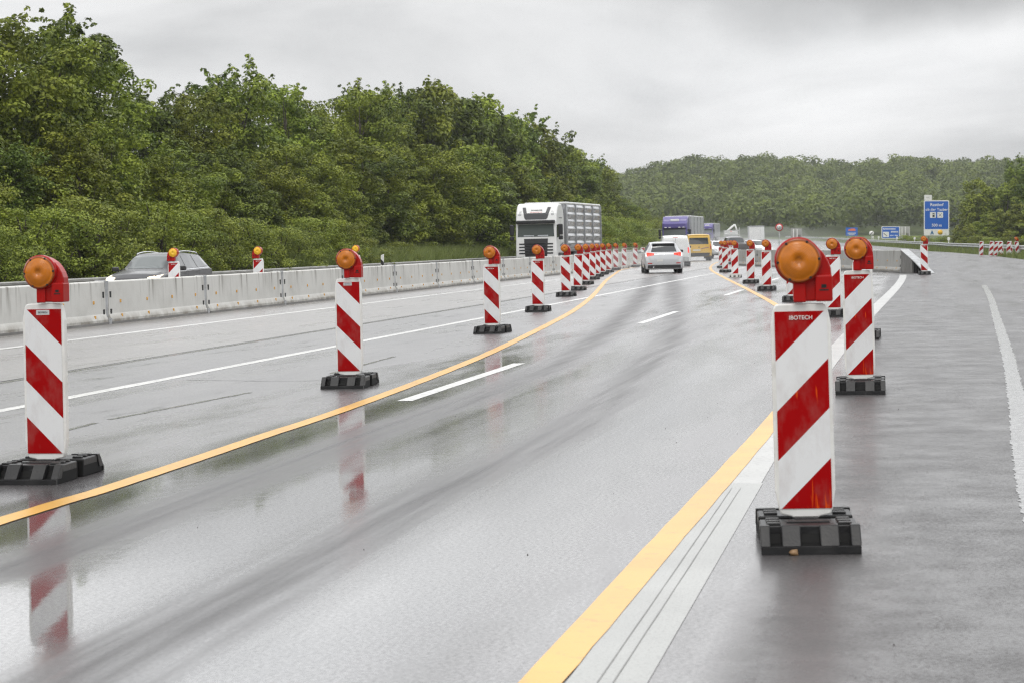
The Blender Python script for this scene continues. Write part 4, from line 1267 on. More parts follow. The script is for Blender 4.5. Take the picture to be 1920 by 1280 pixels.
def silver_hatchback():
    root = empty('hatchback_car')
    st = [(-2.12, .26, .55, .66, .80, .62), (-2.10, .22, .62, .76, .87, .70), (-2.06, .20, .80, .90, .90, .72), (-1.98, .19, .92, .98, .88, .70), (-1.80, .25, .95, 1.20, .89, .62), (-1.66, .25, .96, 1.385, .89, .585), (-1.45, .25, .965, 1.43, .893, .59),
          (-.3, .24, .95, 1.47, .895, .60), (.3, .24, .93, 1.43, .895, .585), (1.0, .25, .90, 1.02, .89, .62), (1.55, .26, .80, .90, .87, .68), (1.95, .3, .66, .74, .80, .62), (2.1, .38, .55, .6, .66, .5)]
    me, tr = loft(st)
    pm = paint('silver_paint', (0.50, 0.51, 0.525), 0.32, 0.4)
    sp = [('rear_window', GLASS, '-y', [(-.60, 1.0), (.60, 1.0), (.50, 1.345), (-.50, 1.345)]),
          ('tail_lamp', TAIL, '-y', [(-.80, .80), (-.46, .86), (-.46, .94), (-.80, .98)]), ('tail_lamp', TAIL, '-y', [(.80, .80), (.46, .86), (.46, .94), (.80, .98)]),
          ('lower_bumper', TRIM, '-y', [(-.78, .25), (.78, .25), (.76, .40), (-.76, .40)]),
          ('number_plate', PLATE, '-y', [(-.34, .56), (-.06, .56), (-.06, .66), (-.34, .66)]),
          ('reflector', TAIL_OFF, '-y', [(-.76, .455), (-.56, .455), (-.56, .50), (-.76, .50)]), ('reflector', TAIL_OFF, '-y', [(.76, .455), (.56, .455), (.56, .50), (.76, .50)]),
          ('badge', CHROME, '-y', [(-.05, .83), (.05, .83), (.05, .93), (-.05, .93)]),
          ('side_window', GLASS, '+x', [(-1.55, 1.02), (.78, 1.0), (.15, 1.33), (-1.35, 1.35)]), ('side_window', GLASS, '-x', [(-1.55, 1.02), (.78, 1.0), (.15, 1.33), (-1.35, 1.35)]),
          ('windscreen', GLASS, '+y', [(-.66, 1.0), (.66, 1.0), (.52, 1.36), (-.52, 1.36)])]
    car_parts(root, me, tr, pm, sp)
    mb = MB(); mb.bbox(-.55, .55, -1.80, -1.6, 1.385, 1.42, .012, 2); mb.build('roof_spoiler', pm, root)
    for x in (-.78, .78):
        for y in (-1.3, 1.32): wheel(root, x, y, .315)
    mirror(root, .9, .72, 1.0, TRIM, 1); mirror(root, -.9, .72, 1.0, LAMPG, -1)
    mb = MB(); mb.tube([(-.5, -2.0, .3), (-.5, -2.16, .29)], .035, 8); mb.build('exhaust', CHROME, root)
    place(root, 1240.5, 99.0, R(0.5))
    tag(root, 'silver hatchback seen from behind with red tail lamps, driving between the beacons', 'car')
silver_hatchback()

def estate_car():
    root = empty('estate_car')
    st = [(-2.38, .42, .60, .70, .74, .56), (-2.33, .32, .80, .95, .86, .66), (-2.22, .28, .96, 1.14, .89, .62), (-2.02, .27, .99, 1.36, .90, .60), (-1.75, .26, .99, 1.43, .905, .60), (-.6, .25, .97, 1.48, .91, .61), (.15, .25, .95, 1.47, .91, .60),
          (.55, .25, .94, 1.36, .91, .60), (1.12, .26, .92, 1.03, .905, .66), (1.6, .27, .87, .965, .89, .70), (2.05, .29, .78, .88, .85, .68), (2.27, .33, .66, .76, .76, .58), (2.38, .40, .56, .62, .6, .44)]
    me, tr = loft(st)
    pm = paint('grey_metallic_paint', (0.030, 0.029, 0.032), 0.35, 0.0, 0.35)
    sp = [('windscreen', GLASS_L, '+y', [(-.69, 1.03), (.69, 1.03), (.54, 1.40), (-.54, 1.40)]),
          ('headlamp', HEAD, '+y', [(-.81, .72), (-.50, .70), (-.48, .79), (-.80, .86)]), ('headlamp', HEAD, '+y', [(.81, .72), (.50, .70), (.48, .79), (.80, .86)]),
          ('grille', TRIM, '+y', [(-.45, .58), (.45, .58), (.47, .69), (-.47, .69)]), ('chrome_strip', CHROME, '+y', [(-.47, .70), (.47, .70), (.47, .725), (-.47, .725)]),
          ('number_plate', PLATE, '+y', [(-.26, .46), (.26, .46), (.26, .56), (-.26, .56)])]
    for d in ('-x', '+x'):
        sp += [('side_window', GLASS, d, [(.08, 1.0), (.92, .985), (.30, 1.38), (.02, 1.39)]), ('side_window', GLASS, d, [(-.92, 1.01), (0.0, 1.0), (-.06, 1.39), (-.88, 1.40)]), ('side_window', GLASS, d, [(-1.98, 1.06), (-1.0, 1.015), (-.98, 1.40), (-1.72, 1.36)]),
               ('window_line', CHROME, d, [(-2.0, 1.0), (1.0, .955), (1.0, .972), (-2.0, 1.018)]), ('door_seam', TRIM, d, [(-.04, .40), (-.02, .40), (-.02, .95), (-.04, .95)]), ('door_seam', TRIM, d, [(-1.02, .42), (-1.0, .42), (-1.0, .96), (-1.02, .96)]),
               ('door_handle', TRIM, d, [(.12, .85), (.30, .85), (.30, .88), (.12, .88)]), ('door_handle', TRIM, d, [(-.86, .87), (-.68, .87), (-.68, .90), (-.86, .90)])]
    car_parts(root, me, tr, pm, sp)
    for x in (-.58, .58):
        mb = MB(); mb.tube(catmull([(x, -1.75, 1.40), (x, -1.55, 1.47), (x, -.6, 1.515), (x, .05, 1.48), (x, .22, 1.44)], 5), .018, 6); mb.build('roof_rail', CHROME, root)
        for y in (-1.42, 1.42): wheel(root, x * 1.37, y, .33)
    mirror(root, .93, .80, 1.02, pm, 1); mirror(root, -.93, .80, 1.02, pm, -1)
    u = 53.2
    p = W(58.2, -21.55)
    root.location = p; root.rotation_euler = (0, 0.0234, math.pi - TH)
    tag(root, 'dark grey estate car with lit headlamps driving behind the left wall', 'car')
estate_car()

def box_body(root, name, pm, x, y0, y1, z0, z1, r=.08):
    mb = MB(); mb.bbox(-x, x, y0, y1, z0, z1, r, 3); return mb.build(name, pm, root)
def white_van():
    root = empty('delivery_van')
    st = [(-2.2, .34, .8, 1.0, .80, .70), (-2.17, .30, 1.05, 1.70, .86, .66), (-2.1, .28, 1.1, 1.80, .885, .70), (-.5, .26, 1.08, 1.84, .895, .72), (.6, .26, 1.05, 1.80, .895, .69), (1.35, .27, 1.0, 1.12, .88, .66), (2.0, .3, .78, .86, .80, .6), (2.2, .4, .55, .6, .66, .5)]
    me, tr = loft(st)
    pm = paint('white_van_paint', (0.74, 0.75, 0.75), 0.35)
    sp = [('tail_lamp', TAIL, '-y', [(.70, .80), (.80, .80), (.78, 1.12), (.70, 1.12)]), ('tail_lamp', TAIL, '-y', [(-.70, .80), (-.80, .80), (-.78, 1.12), (-.70, 1.12)]),
          ('rear_door_seam', TRIM, '-y', [(-.008, .5), (.008, .5), (.008, 1.66), (-.008, 1.66)]), ('bumper', LAMPG, '-y', [(-.74, .34), (.74, .34), (.76, .55), (-.76, .55)]),
          ('brake_lamp', TAIL_OFF, '-y', [(-.14, 1.70), (.14, 1.70), (.14, 1.725), (-.14, 1.725)]), ('number_plate', PLATE, '-y', [(-.26, .62), (.26, .62), (.26, .73), (-.26, .73)]),
          ('faint_writing', SILVER, '-y', [(-.62, 1.40), (-.05, 1.40), (-.05, 1.47), (-.62, 1.47)])]
    for d in ('-x', '+x'): sp.append(('side_window', GLASS, d, [(.35, 1.15), (1.1, 1.12), (.75, 1.62), (.35, 1.66)]))
    car_parts(root, me, tr, pm, sp)
    for x in (-.78, .78):
        for y in (-1.4, 1.35): wheel(root, x, y, .32)
    mirror(root, .9, .95, 1.12, TRIM, 1); mirror(root, -.9, .95, 1.12, TRIM, -1)
    place(root, 1264, 124, R(1.5))
    tag(root, 'white delivery van seen from behind, ahead of the silver hatchback', 'van')
white_van()
def yellow_van():
    root = empty('minibus_van')
    st = [(-2.45, .40, .9, 1.0, .86, .76), (-2.42, .36, 1.18, 1.86, .925, .74), (-2.34, .33, 1.2, 1.94, .945, .77), (-.5, .32, 1.2, 1.99, .95, .79), (.9, .32, 1.18, 1.95, .95, .77), (1.7, .33, 1.1, 1.3, .94, .72), (2.25, .35, .95, 1.02, .88, .66), (2.45, .45, .65, .72, .74, .55)]
    me, tr = loft(st)
    pm = paint('yellow_van_paint', (0.66, 0.41, 0.055), 0.35)
    sp = [('rear_window', GLASS, '-y', [(-.74, 1.24), (.70, 1.24), (.66, 1.72), (-.70, 1.72)]), ('tail_lamp', TAIL_OFF, '-y', [(.80, .84), (.90, .84), (.89, 1.12), (.80, 1.12)]), ('tail_lamp', TAIL_OFF, '-y', [(-.80, .84), (-.90, .84), (-.89, 1.12), (-.80, 1.12)]),
          ('indicator', ORANGE, '-y', [(.79, 1.13), (.89, 1.13), (.88, 1.24), (.79, 1.24)]), ('indicator', ORANGE, '-y', [(-.79, 1.13), (-.89, 1.13), (-.88, 1.24), (-.79, 1.24)]),
          ('bumper', TRIM, '-y', [(-.84, .36), (.84, .36), (.88, .60), (-.88, .60)]), ('badge', TRIM, '-y', [(-.05, .99), (.05, .99), (.05, 1.05), (-.05, 1.05)]), ('number_plate', PLATE, '-y', [(-.45, .76), (.1, .76), (.1, .86), (-.45, .86)]),
          ('purple_swoosh', mat('purple_print', (0.20, 0.07, 0.16), .4), '-y', [(.15, .88), (.72, .98), (.72, 1.03), (.15, .93)])]
    for d in ('-x', '+x'):
        sp += [('side_window', GLASS, d, [(-2.1, 1.28), (-.6, 1.27), (-.6, 1.75), (-2.1, 1.72)]), ('side_window', GLASS, d, [(-.5, 1.27), (1.35, 1.24), (.95, 1.75), (-.5, 1.76)])]
    car_parts(root, me, tr, pm, sp)
    mb = MB(); mb.bbox(-.7, .7, -2.44, -2.30, 1.885, 1.925, .012, 1); mb.build('roof_lip', pm, root)
    for x in (-.82, .82):
        for y in (-1.5, 1.5): wheel(root, x, y, .34, .24)
    mirror(root, .95, 1.3, 1.35, TRIM, 1); mirror(root, -.95, 1.3, 1.35, TRIM, -1)
    place(root, 1308, 156, R(2.0))
    tag(root, 'yellow minibus seen from behind with dark rear window and black bumper', 'van')
yellow_van()

def simple_car(px, Y, heading, pm, label, front=True, tall=1.0):
    root = empty('saloon_car')
    st = [(-2.2, .38, .6, .72, .74, .58), (-2.12, .28, .85, .98, .86, .68), (-1.5, .26, .92, 1.05, .89, .66), (-.9, .25, .93, 1.40, .9, .6), (.1, .25, .92, 1.45, .9, .6), (.4, .25, .91, 1.38, .9, .6), (1.1, .26, .88, 1.0, .89, .66), (1.8, .29, .76, .86, .84, .66), (2.2, .38, .58, .64, .64, .48)]
    st = [(a, b_, c * tall, d * tall, e_, f) for a, b_, c, d, e_, f in st]
    me, tr = loft(st, 3, 3)
    sp = [('windscreen', GLASS, '+y', [(-.66, 1.0 * tall), (.66, 1.0 * tall), (.52, 1.36 * tall), (-.52, 1.36 * tall)]), ('rear_window', GLASS, '-y', [(-.62, 1.06 * tall), (.62, 1.06 * tall), (.5, 1.36 * tall), (-.5, 1.36 * tall)])]
    for d in ('-x', '+x'): sp.append(('side_window', GLASS, d, [(-1.25, 1.0 * tall), (.85, .98 * tall), (.3, 1.35 * tall), (-.9, 1.36 * tall)]))
    sp += [('lamp', LAMPG if front else TAIL_OFF, '+y', [(-.78, .66), (-.5, .64), (-.5, .74), (-.78, .78)]), ('lamp', LAMPG, '+y', [(.78, .66), (.5, .64), (.5, .74), (.78, .78)])]
    car_parts(root, me, tr, pm, sp)
    for x in (-.78, .78):
        for y in (-1.35, 1.38): wheel(root, x, y, .32)
    place(root, px, Y, heading); tag(root, label, 'car')
WHITEC = paint('white_car_paint', (0.70, 0.71, 0.72), .3)
simple_car(1346, 172, math.pi - R(6), WHITEC, 'pale car half hidden right of the yellow minibus')
simple_car(1414, 176, math.pi - R(25), WHITEC, 'white car behind the short wall below the white box')
simple_car(1376, 168, R(-4), paint('dark_brown_paint', (0.05, 0.045, 0.045), .3), 'dark car behind the far beacons at the yellow bend', tall=1.22)

# ---- lorries
CURT = mat('silver_curtain', (0.25, 0.255, 0.265), 0.22, 0.4, spec=0.8, var=0.12, vscale=1.2)
CURT_G = mat('grey_curtain', (0.36, 0.37, 0.375), 0.5, 0.1, var=0.1, vscale=.8)
def curtain_mesh(x, y0, y1, z0, z1, bays, rows, amp):
    V = []; Fq = []
    ny, nz = bays * 6, rows * 11
    rg = random.Random(3); off = [[rg.uniform(.6, 1.2) for _ in range(rows)] for _ in range(bays)]
    for j in range(nz + 1):
        for i in range(ny + 1):
            fy = i / ny * bays; fz = j / nz * rows
            b_ = min(int(fy), bays - 1); r_ = min(int(fz), rows - 1)
            by = math.sin(math.pi * min(max(fy - b_, 0), 1)) ** .5; g_ = fz - r_; bz = (g_ / .62 if g_ < .62 else (1 - g_) / .38) if g_ < 1 else 0
            V.append((x + math.copysign(1, x) * amp * by * max(bz, 0) * off[b_][r_], y0 + (y1 - y0) * i / ny, z0 + (z1 - z0) * j / nz))
    for j in range(nz):
        for i in range(ny):
            a = j * (ny + 1) + i; Fq.append((a, a + 1, a + ny + 2, a + ny + 1))
    mb = MB(); mb._add(V, Fq, True); return mb
def lorry(cabm, trailer_top, label, style, L=12.0, curt=CURT, rows=6):
    """front at y=0 facing +y, trailer behind"""
    root = empty('lorry')
    # cab shell
    mb = MB()
    side = [(-2.25, .95), (-2.25, 3.05), (-2.05, 3.62), (-1.6, 3.86), (-.85, 3.90), (-.45, 3.74), (-.16, 3.30), (-.06, 2.95), (-.03, 2.85), (0.02, 1.85), (0.07, 1.1), (.05, .5), (-.35, .42), (-.5, .95)]
    if style == 'round':
        side = [(-2.25, .95), (-2.25, 3.3), (-1.9, 3.88), (-.95, 3.92), (-.5, 3.70), (-.36, 3.42), (-.12, 3.32), (-.04, 2.85), (.02, 1.85), (.08, 1.1), (.05, .5), (-.35, .42), (-.5, .95)]
    mb.prism(side, -1.225, 1.225, 'x', bev=.09)
    cab = mb.build('cab', cabm, root)
    mb2 = bmesh.new(); mb2.from_mesh(cab.data); tr = BVHTree.FromBMesh(mb2); mb2.free()
    def pt(nm, m, d, q, par=root, off=.008): return patch(tr, d, q, off=off).build(nm, m, par, recalc=False)
    ws = pt('windscreen', GLASS_L, '+y', [(-1.1, 1.93), (1.1, 1.93), (1.06, 2.66), (-1.06, 2.66)])
    if style == 'square':
        mb = MB(); mb.bbox(-1.16, 1.16, -.07, .20, 2.70, 2.90, .05, 2); mb.build('sun_visor', TRIM, root)
        mb = MB()
        # dark U shaped frame of the roof sign
        pts = [(-.86, 3.66), (-.66, 3.66), (-.56, 3.32), (-.40, 3.24), (.40, 3.24), (.56, 3.32), (.66, 3.66), (.86, 3.66), (.70, 3.05), (.62, 2.94), (-.62, 2.94), (-.70, 3.05)]
        fr = mb
        bmq = bmesh.new(); vv = [bmq.verts.new((x, 0, z)) for x, z in pts]; f = bmq.faces.new(vv)
        bmesh.ops.triangulate(bmq, faces=[f]); bmesh.ops.subdivide_edges(bmq, edges=bmq.edges[:], cuts=3, use_grid_fill=True)
        for q in bmq.verts:
            hit, nor, _, _ = tr.ray_cast(Vector((q.co.x, 10, q.co.z)), Vector((0, -1, 0)))
            if hit is not None: q.co = hit + nor * .012
        fr.bm(bmq); fr.build('roof_sign_frame', mat('charcoal_panel', (.045, .045, .05), .4), root, recalc=False)
        for i in range(9): pt('sign_writing', TRIM, '+y', [(-.34 + i * .076, 3.45), (-.285 + i * .076, 3.45), (-.285 + i * .076, 3.52), (-.34 + i * .076, 3.52)])
        pt('sign_underline', SIGNR, '+y', [(-.36, 3.36), (.36, 3.36), (.36, 3.385), (-.36, 3.385)])
        for sx in (-1, 1):
            pt('roof_lamp', LAMPG, '+y', [(sx * .90, 3.18), (sx * 1.08, 3.18), (sx * 1.02, 3.44), (sx * .88, 3.44)])
            for z in (.92, 1.10, 1.28, 1.46):
                pt('side_slot', TRIM, '+y', [(sx * .66, z), (sx * 1.02, z), (sx * 1.02, z + .09), (sx * .66, z + .09)])
            pt('headlamp', LAMPG, '+y', [(sx * .72, .60), (sx * 1.12, .60), (sx * 1.12, .78), (sx * .72, .78)])
        gr = pt('grille', mat('grille_black', (.025, .025, .027), .45), '+y', [(-.66, .78), (.66, .78), (.72, 1.82), (-.72, 1.82)], off=.02)
        for k in range(5):
            mb = MB(); z = .92 + .15 * k; mb.bbox(-.62, .62, .07, .13, z, z + .05, .01, 1); mb.build('grille_bar', TRIM, gr)
        pt('lower_grille', TRIM, '+y', [(-.64, .46), (.64, .46), (.64, .70), (-.64, .70)], off=.012)
        pt('number_plate', PLATE, '+y', [(-.28, .72), (.28, .72), (.28, .775), (-.28, .775)], off=.03)
        for sx in (-1, 1): pt('wiper', SILVER, '+y', [(sx * .1, 1.97), (sx * .75, 1.97), (sx * .72, 2.03), (sx * .12, 2.02)], off=.015)
    else:
        mb = MB(); mb.bbox(-1.14, 1.14, -.14, .16, 2.74, 3.28, .12, 3); vs = mb.build('sun_visor', cabm, root)
        for x in (-1.0, -.6, .35, .75):
            mb = MB(); mb.bbox(x, x + .22, .14, .18, 2.80, 2.88, .015, 1); mb.build('visor_lamp', SIGNW, vs)
        mb = MB(); mb.bbox(-.42, .42, -.46, -.30, 3.42, 3.66, .04, 2); mb.build('roof_sign', SIGNW, root)
        pt('grille', TRIM, '+y', [(-.9, .7), (.9, .7), (.9, 1.6), (-.9, 1.6)])
        mb = MB(); mb.bbox(-1.12, 1.12, -.06, .05, 2.655, 2.74, .02, 1); mb.build('window_header', TRIM, root)
        for sx in (-1, 1): pt('headlamp', LAMPG, '+y', [(sx * .72, .60), (sx * 1.12, .60), (sx * 1.12, .80), (sx * .72, .80)])
    for sx, d in ((-1, '-x'), (1, '+x')):
        pt('side_window', GLASS, d, [(-.95, 1.95), (-.12, 1.85), (-.14, 2.62), (-.95, 2.66)])
        pt('door_seam', TRIM, d, [(-1.12, 1.0), (-1.09, 1.0), (-1.09, 2.9), (-1.12, 2.9)])
        if style == 'square':
            pt('side_vent', TRIM, d, [(-1.9, 1.52), (-.95, 1.35), (-.95, 1.43), (-1.9, 1.6)])
            pt('roof_vent', TRIM, d, [(-1.7, 3.0), (-.75, 3.0), (-.75, 3.05), (-1.7, 3.05)])
        mb = MB(); xa, xb = sorted((sx * 1.34, sx * 1.60)); mb.bbox(xa, xb, -.16, .0, 2.02, 2.66, .05, 2); mb.bbox(xa, xb, -.16, .0, 1.74, 1.98, .05, 2)
        mb.tube([(sx * 1.2, -.2, 2.6), (sx * 1.45, -.1, 2.6)], .025, 6); mb.build('mirror', TRIM, root)
        for y in (-1.35,):
            wheel(root, sx * 1.05, y, .5, .32)
        for y in (-5.6, -L + 1.4, -L + 2.7): wheel(root, sx * 1.03, y, .5, .4)
    # trailer
    zt = 4.0
    mb = MB(); mb.bbox(-1.25, 1.25, -L - 1.6, -2.75, 1.12, zt - .1, .03, 1); mb.box(-.45, .45, -L - 1.4, -2.2, .75, 1.12)
    trl = mb.build('trailer', curt, root)
    mb = MB(); mb.bbox(-1.275, 1.275, -L - 1.62, -2.72, zt - .12, zt, .04, 2); mb.build('trailer_roof', trailer_top, root)
    for sx in (-1, 1):
        curtain_mesh(sx * 1.256, -L - 1.55, -2.8, 1.25, zt - .16, 4, rows, 0.13 if rows == 6 else .012).build('side_curtain', curt, trl, recalc=False)
        for k in range(5):
            y = -2.8 - k * (L - 1.25) / 4
            mb = MB(); xa, xb = sorted((sx * 1.255, sx * 1.33)); mb.box(xa, xb, y - .03, y + .03, 1.2, zt - .12); mb.build('side_post', GALV, trl)
        mb = MB(); xa, xb = sorted((sx * 1.2, sx * 1.27)); mb.box(xa, xb, -L + 3.6, -6.6, .55, 1.0); mb.build('side_guard', GALV, trl)
    mb = MB(); mb.bbox(-1.27, 1.27, -L - 1.62, -2.72, 1.02, 1.2, .02, 1); mb.build('trailer_sill', GALV_DARK, trl)
    tag(root, label, 'lorry', None)
    return root
def on_road(o, px, Y, yaw=0.0):
    p = P(px, Y); o.location = p; o.rotation_euler = (0, 0.0234, math.pi - TH + yaw)
LW = paint('white_lorry_paint', (0.76, 0.765, 0.76), .35)
o = lorry(LW, LW, 'white lorry with dark grille and silver quilted trailer, oncoming behind the left wall', 'square')
on_road(o, 1006.5, 122.0, R(-2.6))
LP = paint('purple_lorry_paint', (0.095, 0.075, 0.27), .35)
o = lorry(LP, LW, 'purple lorry with a grey trailer, oncoming behind the white van', 'round', L=12.0, curt=CURT_G, rows=1)
on_road(o, 1266, 203.0, R(-1.2))
o = lorry(LP, LW, 'distant purple lorry half hidden behind the yellow minibus', 'round', L=9, curt=CURT_G, rows=1)
on_road(o, 1326, 440.0, R(-3))
# white box van on the far road
def box_truck():
    root = empty('box_truck')
    pm = SIGNW
    mb = MB(); mb.bbox(-1.25, 1.25, -3.0, 3.0, .9, 3.25, .05, 2); mb.build('cargo_box', LW, root)
    mb = MB(); mb.bbox(-1.0, 1.0, 3.05, 4.7, .4, 2.2, .15, 3); mb.build('cab', LW, root)
    mb = MB(); mb.box(-1.1, 1.1, -3.1, 4.2, .5, .9); mb.build('chassis', GALV_DARK, root)
    for k in range(2):
        mb = MB(); mb.box(-.01 + k * .0 - .6 + k * 1.2, .01 - .6 + k * 1.2, -3.012, -3.002, 1.0, 3.1); mb.build('door_seam', GALV, root)
    mb = MB(); mb.bbox(-1.27, 1.27, -3.03, -2.95, 3.1, 3.28, .015, 1); mb.build('roof_frame', GALV, root)
    for x in (-1.0, 1.0):
        for y in (-1.8, 3.7): wheel(root, x, y, .42, .28)
    mb = MB(); mb.box(-1.1, 1.1, -3.1, -3.02, .55, .7); mb.build('bumper', TRIM, root)
    place(root, 1418, 350, R(4)); tag(root, 'white box truck seen from behind on the far road', 'truck')
box_truck()
def boom_truck():
    root = empty('boom_truck')
    pm = paint('pale_grey_paint', (0.55, 0.56, 0.55), .45)
    mb = MB(); mb.bbox(-1.2, 1.2, -3.2, 1.5, .8, 1.25, .04, 1); mb.build('load_bed', pm, root)
    mb = MB(); mb.bbox(-1.1, 1.1, 1.7, 3.4, .5, 2.5, .15, 3); mb.build('cab', pm, root)
    for z in (1.25, 1.9, 2.55):
        mb = MB(); mb.box(-1.25, 1.25, -3.2, -3.1, z, z + .12); mb.build('cage_rail', pm, root)
    for x in (-1.2, -.4, .4, 1.2):
        mb = MB(); mb.box(x - .05, x + .05, -3.2, -3.1, 1.2, 3.1 if x > 1 else 2.6); mb.build('cage_post', pm, root)
    mb = MB(); mb.bbox(-1.15, 1.0, -2.6, -1.2, 1.25, 2.2, .1, 2); mb.build('winch_housing', pm, root)
    mb = MB(); mb.tube([(-1.0, -1.5, 2.3), (.55, -1.5, 3.55)], .16, 8); mb.tube([(.55, -1.5, 3.55), (.9, -1.5, 2.4)], .12, 8); mb.build('boom', LW, root)
    mb = MB(); mb.bbox(-.2, .1, -1.75, -1.6, 2.45, 2.65, .03, 1); mb.build('red_lamp', SIGNR, root)
    for x in (-1.0, 1.0):
        for y in (-2.2, 2.4): wheel(root, x, y, .45, .28)
    place(root, 1372, 330, R(5)); tag(root, 'pale works truck with a raised boom and rails, blurred by spray', 'truck')
boom_truck()

# ------------------------------------------------------------------ trees, shrubs, grass
def leaf_mat(name, c0, c1, trans=0.16):
    m, n, l, b = new_mat(name)
    at = n.new('ShaderNodeAttribute'); at.attribute_name = 'tint'
    oi = n.new('ShaderNodeObjectInfo')
    mx = n.new('ShaderNodeMix'); mx.data_type = 'RGBA'
    l.new(at.outputs['Fac'], mx.inputs[0]); mx.inputs[6].default_value = (*c0, 1); mx.inputs[7].default_value = (*c1, 1)
    hs = n.new('ShaderNodeHueSaturation')
    def mr(x, a, c):
        q = n.new('ShaderNodeMapRange'); q.inputs[3].default_value = a; q.inputs[4].default_value = c; l.new(x, q.inputs[0]); return q.outputs[0]
    l.new(mr(oi.outputs['Random'], 0.485, 0.506), hs.inputs['Hue'])
    l.new(mr(oi.outputs['Random'], 1.0, 1.55), hs.inputs['Value'])
    l.new(mx.outputs[2], hs.inputs['Color'])
    l.new(hs.outputs[0], b.inputs['Base Color'])
    b.inputs['Roughness'].default_value = 0.5
    b.inputs['Specular IOR Level'].default_value = 0.18
    tr = n.new('ShaderNodeBsdfTranslucent'); l.new(hs.outputs[0], tr.inputs['Color'])
    ms = n.new('ShaderNodeMixShader'); ms.inputs[0].default_value = trans
    out = [q for q in n if q.type == 'OUTPUT_MATERIAL'][0]
    l.new(b.outputs[0], ms.inputs[1]); l.new(tr.outputs[0], ms.inputs[2]); l.new(ms.outputs[0], out.inputs['Surface'])
    return m
LEAF_A = leaf_mat('maple_foliage', (0.046, 0.074, 0.010), (0.215, 0.260, 0.034))
LEAF_B = leaf_mat('olive_foliage', (0.060, 0.088, 0.010), (0.215, 0.255, 0.030))
LEAF_C = leaf_mat('shrub_foliage', (0.062, 0.092, 0.013), (0.235, 0.275, 0.045))
LEAF_D = leaf_mat('dark_foliage', (0.030, 0.050, 0.009), (0.135, 0.180, 0.028))
GRASSM = leaf_mat('grass_blades', (0.065, 0.095, 0.022), (0.16, 0.19, 0.06))
BARK = mat('bark', (0.06, 0.05, 0.04), 0.9, var=0.3, vscale=5, bump=0.6, bscale=18)

def leaves(cent, rad, num, size, rng, squash=0.62, spread=0.36, up=0.6, elong=0.62):
    """leaf diamonds on the outside of clumps"""
    N = int(np.sum(num))
    idx = np.repeat(np.arange(len(cent)), num)
    d = rng.normal(size=(N, 3)); d[:, 2] += 0.42
    d /= np.linalg.norm(d, axis=1, keepdims=True)
    r = rad[idx] * rng.uniform(0.5, 1.06, N) ** 0.45
    pos = cent[idx] + d * r[:, None] * np.array([1, 1, squash])
    nor = d * 0.75 + np.array([0, 0, up]) + rng.normal(size=(N, 3)) * spread
    nor /= np.linalg.norm(nor, axis=1, keepdims=True)
    t = rng.normal(size=(N, 3)); t[:, 2] -= 0.3
    t -= nor * np.sum(t * nor, 1, keepdims=True); t /= np.linalg.norm(t, axis=1, keepdims=True)
    b = np.cross(nor, t)
    s = size * rng.uniform(0.6, 1.35, N)[:, None]
    V = np.stack([pos - t * s * .5, pos + b * s * elong * .5 + nor * s * .06, pos + t * s * .55, pos - b * s * elong * .5 + nor * s * .06], 1).reshape(-1, 3)
    FQ = np.arange(N * 4).reshape(N, 4)
    ct = rng.uniform(0, 1, len(cent))
    tint = np.clip(ct[idx] * 0.7 + rng.uniform(-.12, .42, N), 0, 1)
    return V, FQ, np.repeat(tint, 4)

def crown_mesh(name, seed, m, H=10.0, Wd=7.0, nclump=150, per=115, leaf=0.17, base=0.8, lobes=9, cr=0.78, sprig=8, taper=0.55):
    """crown of a tree H tall: clumps spread over several overlapping lobes"""
    rng = np.random.default_rng(seed)
    L = []
    for i in range(lobes):
        f = i / max(lobes - 1, 1)
        z = base + (H - base) * (0.12 + 0.74 * f)
        ang = rng.uniform(0, 2 * np.pi)
        off = Wd * 0.30 * (1 - taper * f) * rng.uniform(0.4, 1.1)
        rr = Wd * (0.33 - 0.13 * f * taper * 1.4) * rng.uniform(0.8, 1.2)
        L.append((off * np.cos(ang), off * np.sin(ang), z, rr))
    L.append((0, 0, H - Wd * 0.17, Wd * 0.17))
    L = np.array(L)
    pick = rng.choice(len(L), nclump, p=L[:, 3] ** 2 / np.sum(L[:, 3] ** 2))
    d = rng.normal(size=(nclump, 3)); d /= np.linalg.norm(d, axis=1, keepdims=True)
    rr = rng.uniform(0.62, 1.05, nclump) ** 0.5
    C = L[pick, :3] + d * (L[pick, 3] * rr)[:, None] * np.array([1, 1, 0.85])
    C[:, 2] = np.clip(C[:, 2], base * 0.6, H - 0.25)
    rad = cr * rng.uniform(0.55, 1.25, nclump)
    num = np.maximum((per * (rad / cr) ** 1.6).astype(int), 12)
    # thin shoots standing out of the outline
    S = []; SR = []
    for i in range(sprig):
        k = rng.integers(len(L)); a = rng.normal(size=3); a[2] = abs(a[2]) + 0.6; a /= np.linalg.norm(a)
        p0 = L[k, :3] + a * L[k, 3] * 0.95
        for q in range(5):
            S.append(p0 + a * 0.24 * q + rng.normal(size=3) * 0.10); SR.append(0.34 - 0.055 * q)
    if S:
        C = np.concatenate([C, np.array(S)]); rad = np.concatenate([rad, np.array(SR)]); num = np.concatenate([num, np.tile([per // 6, per // 8, per // 10, per // 13, per // 18], len(S) // 5)])
    V, FQ, t = leaves(C, rad, num, leaf, rng)
    return np_mesh(name, V, FQ, [m], attrs={'tint': t}), L
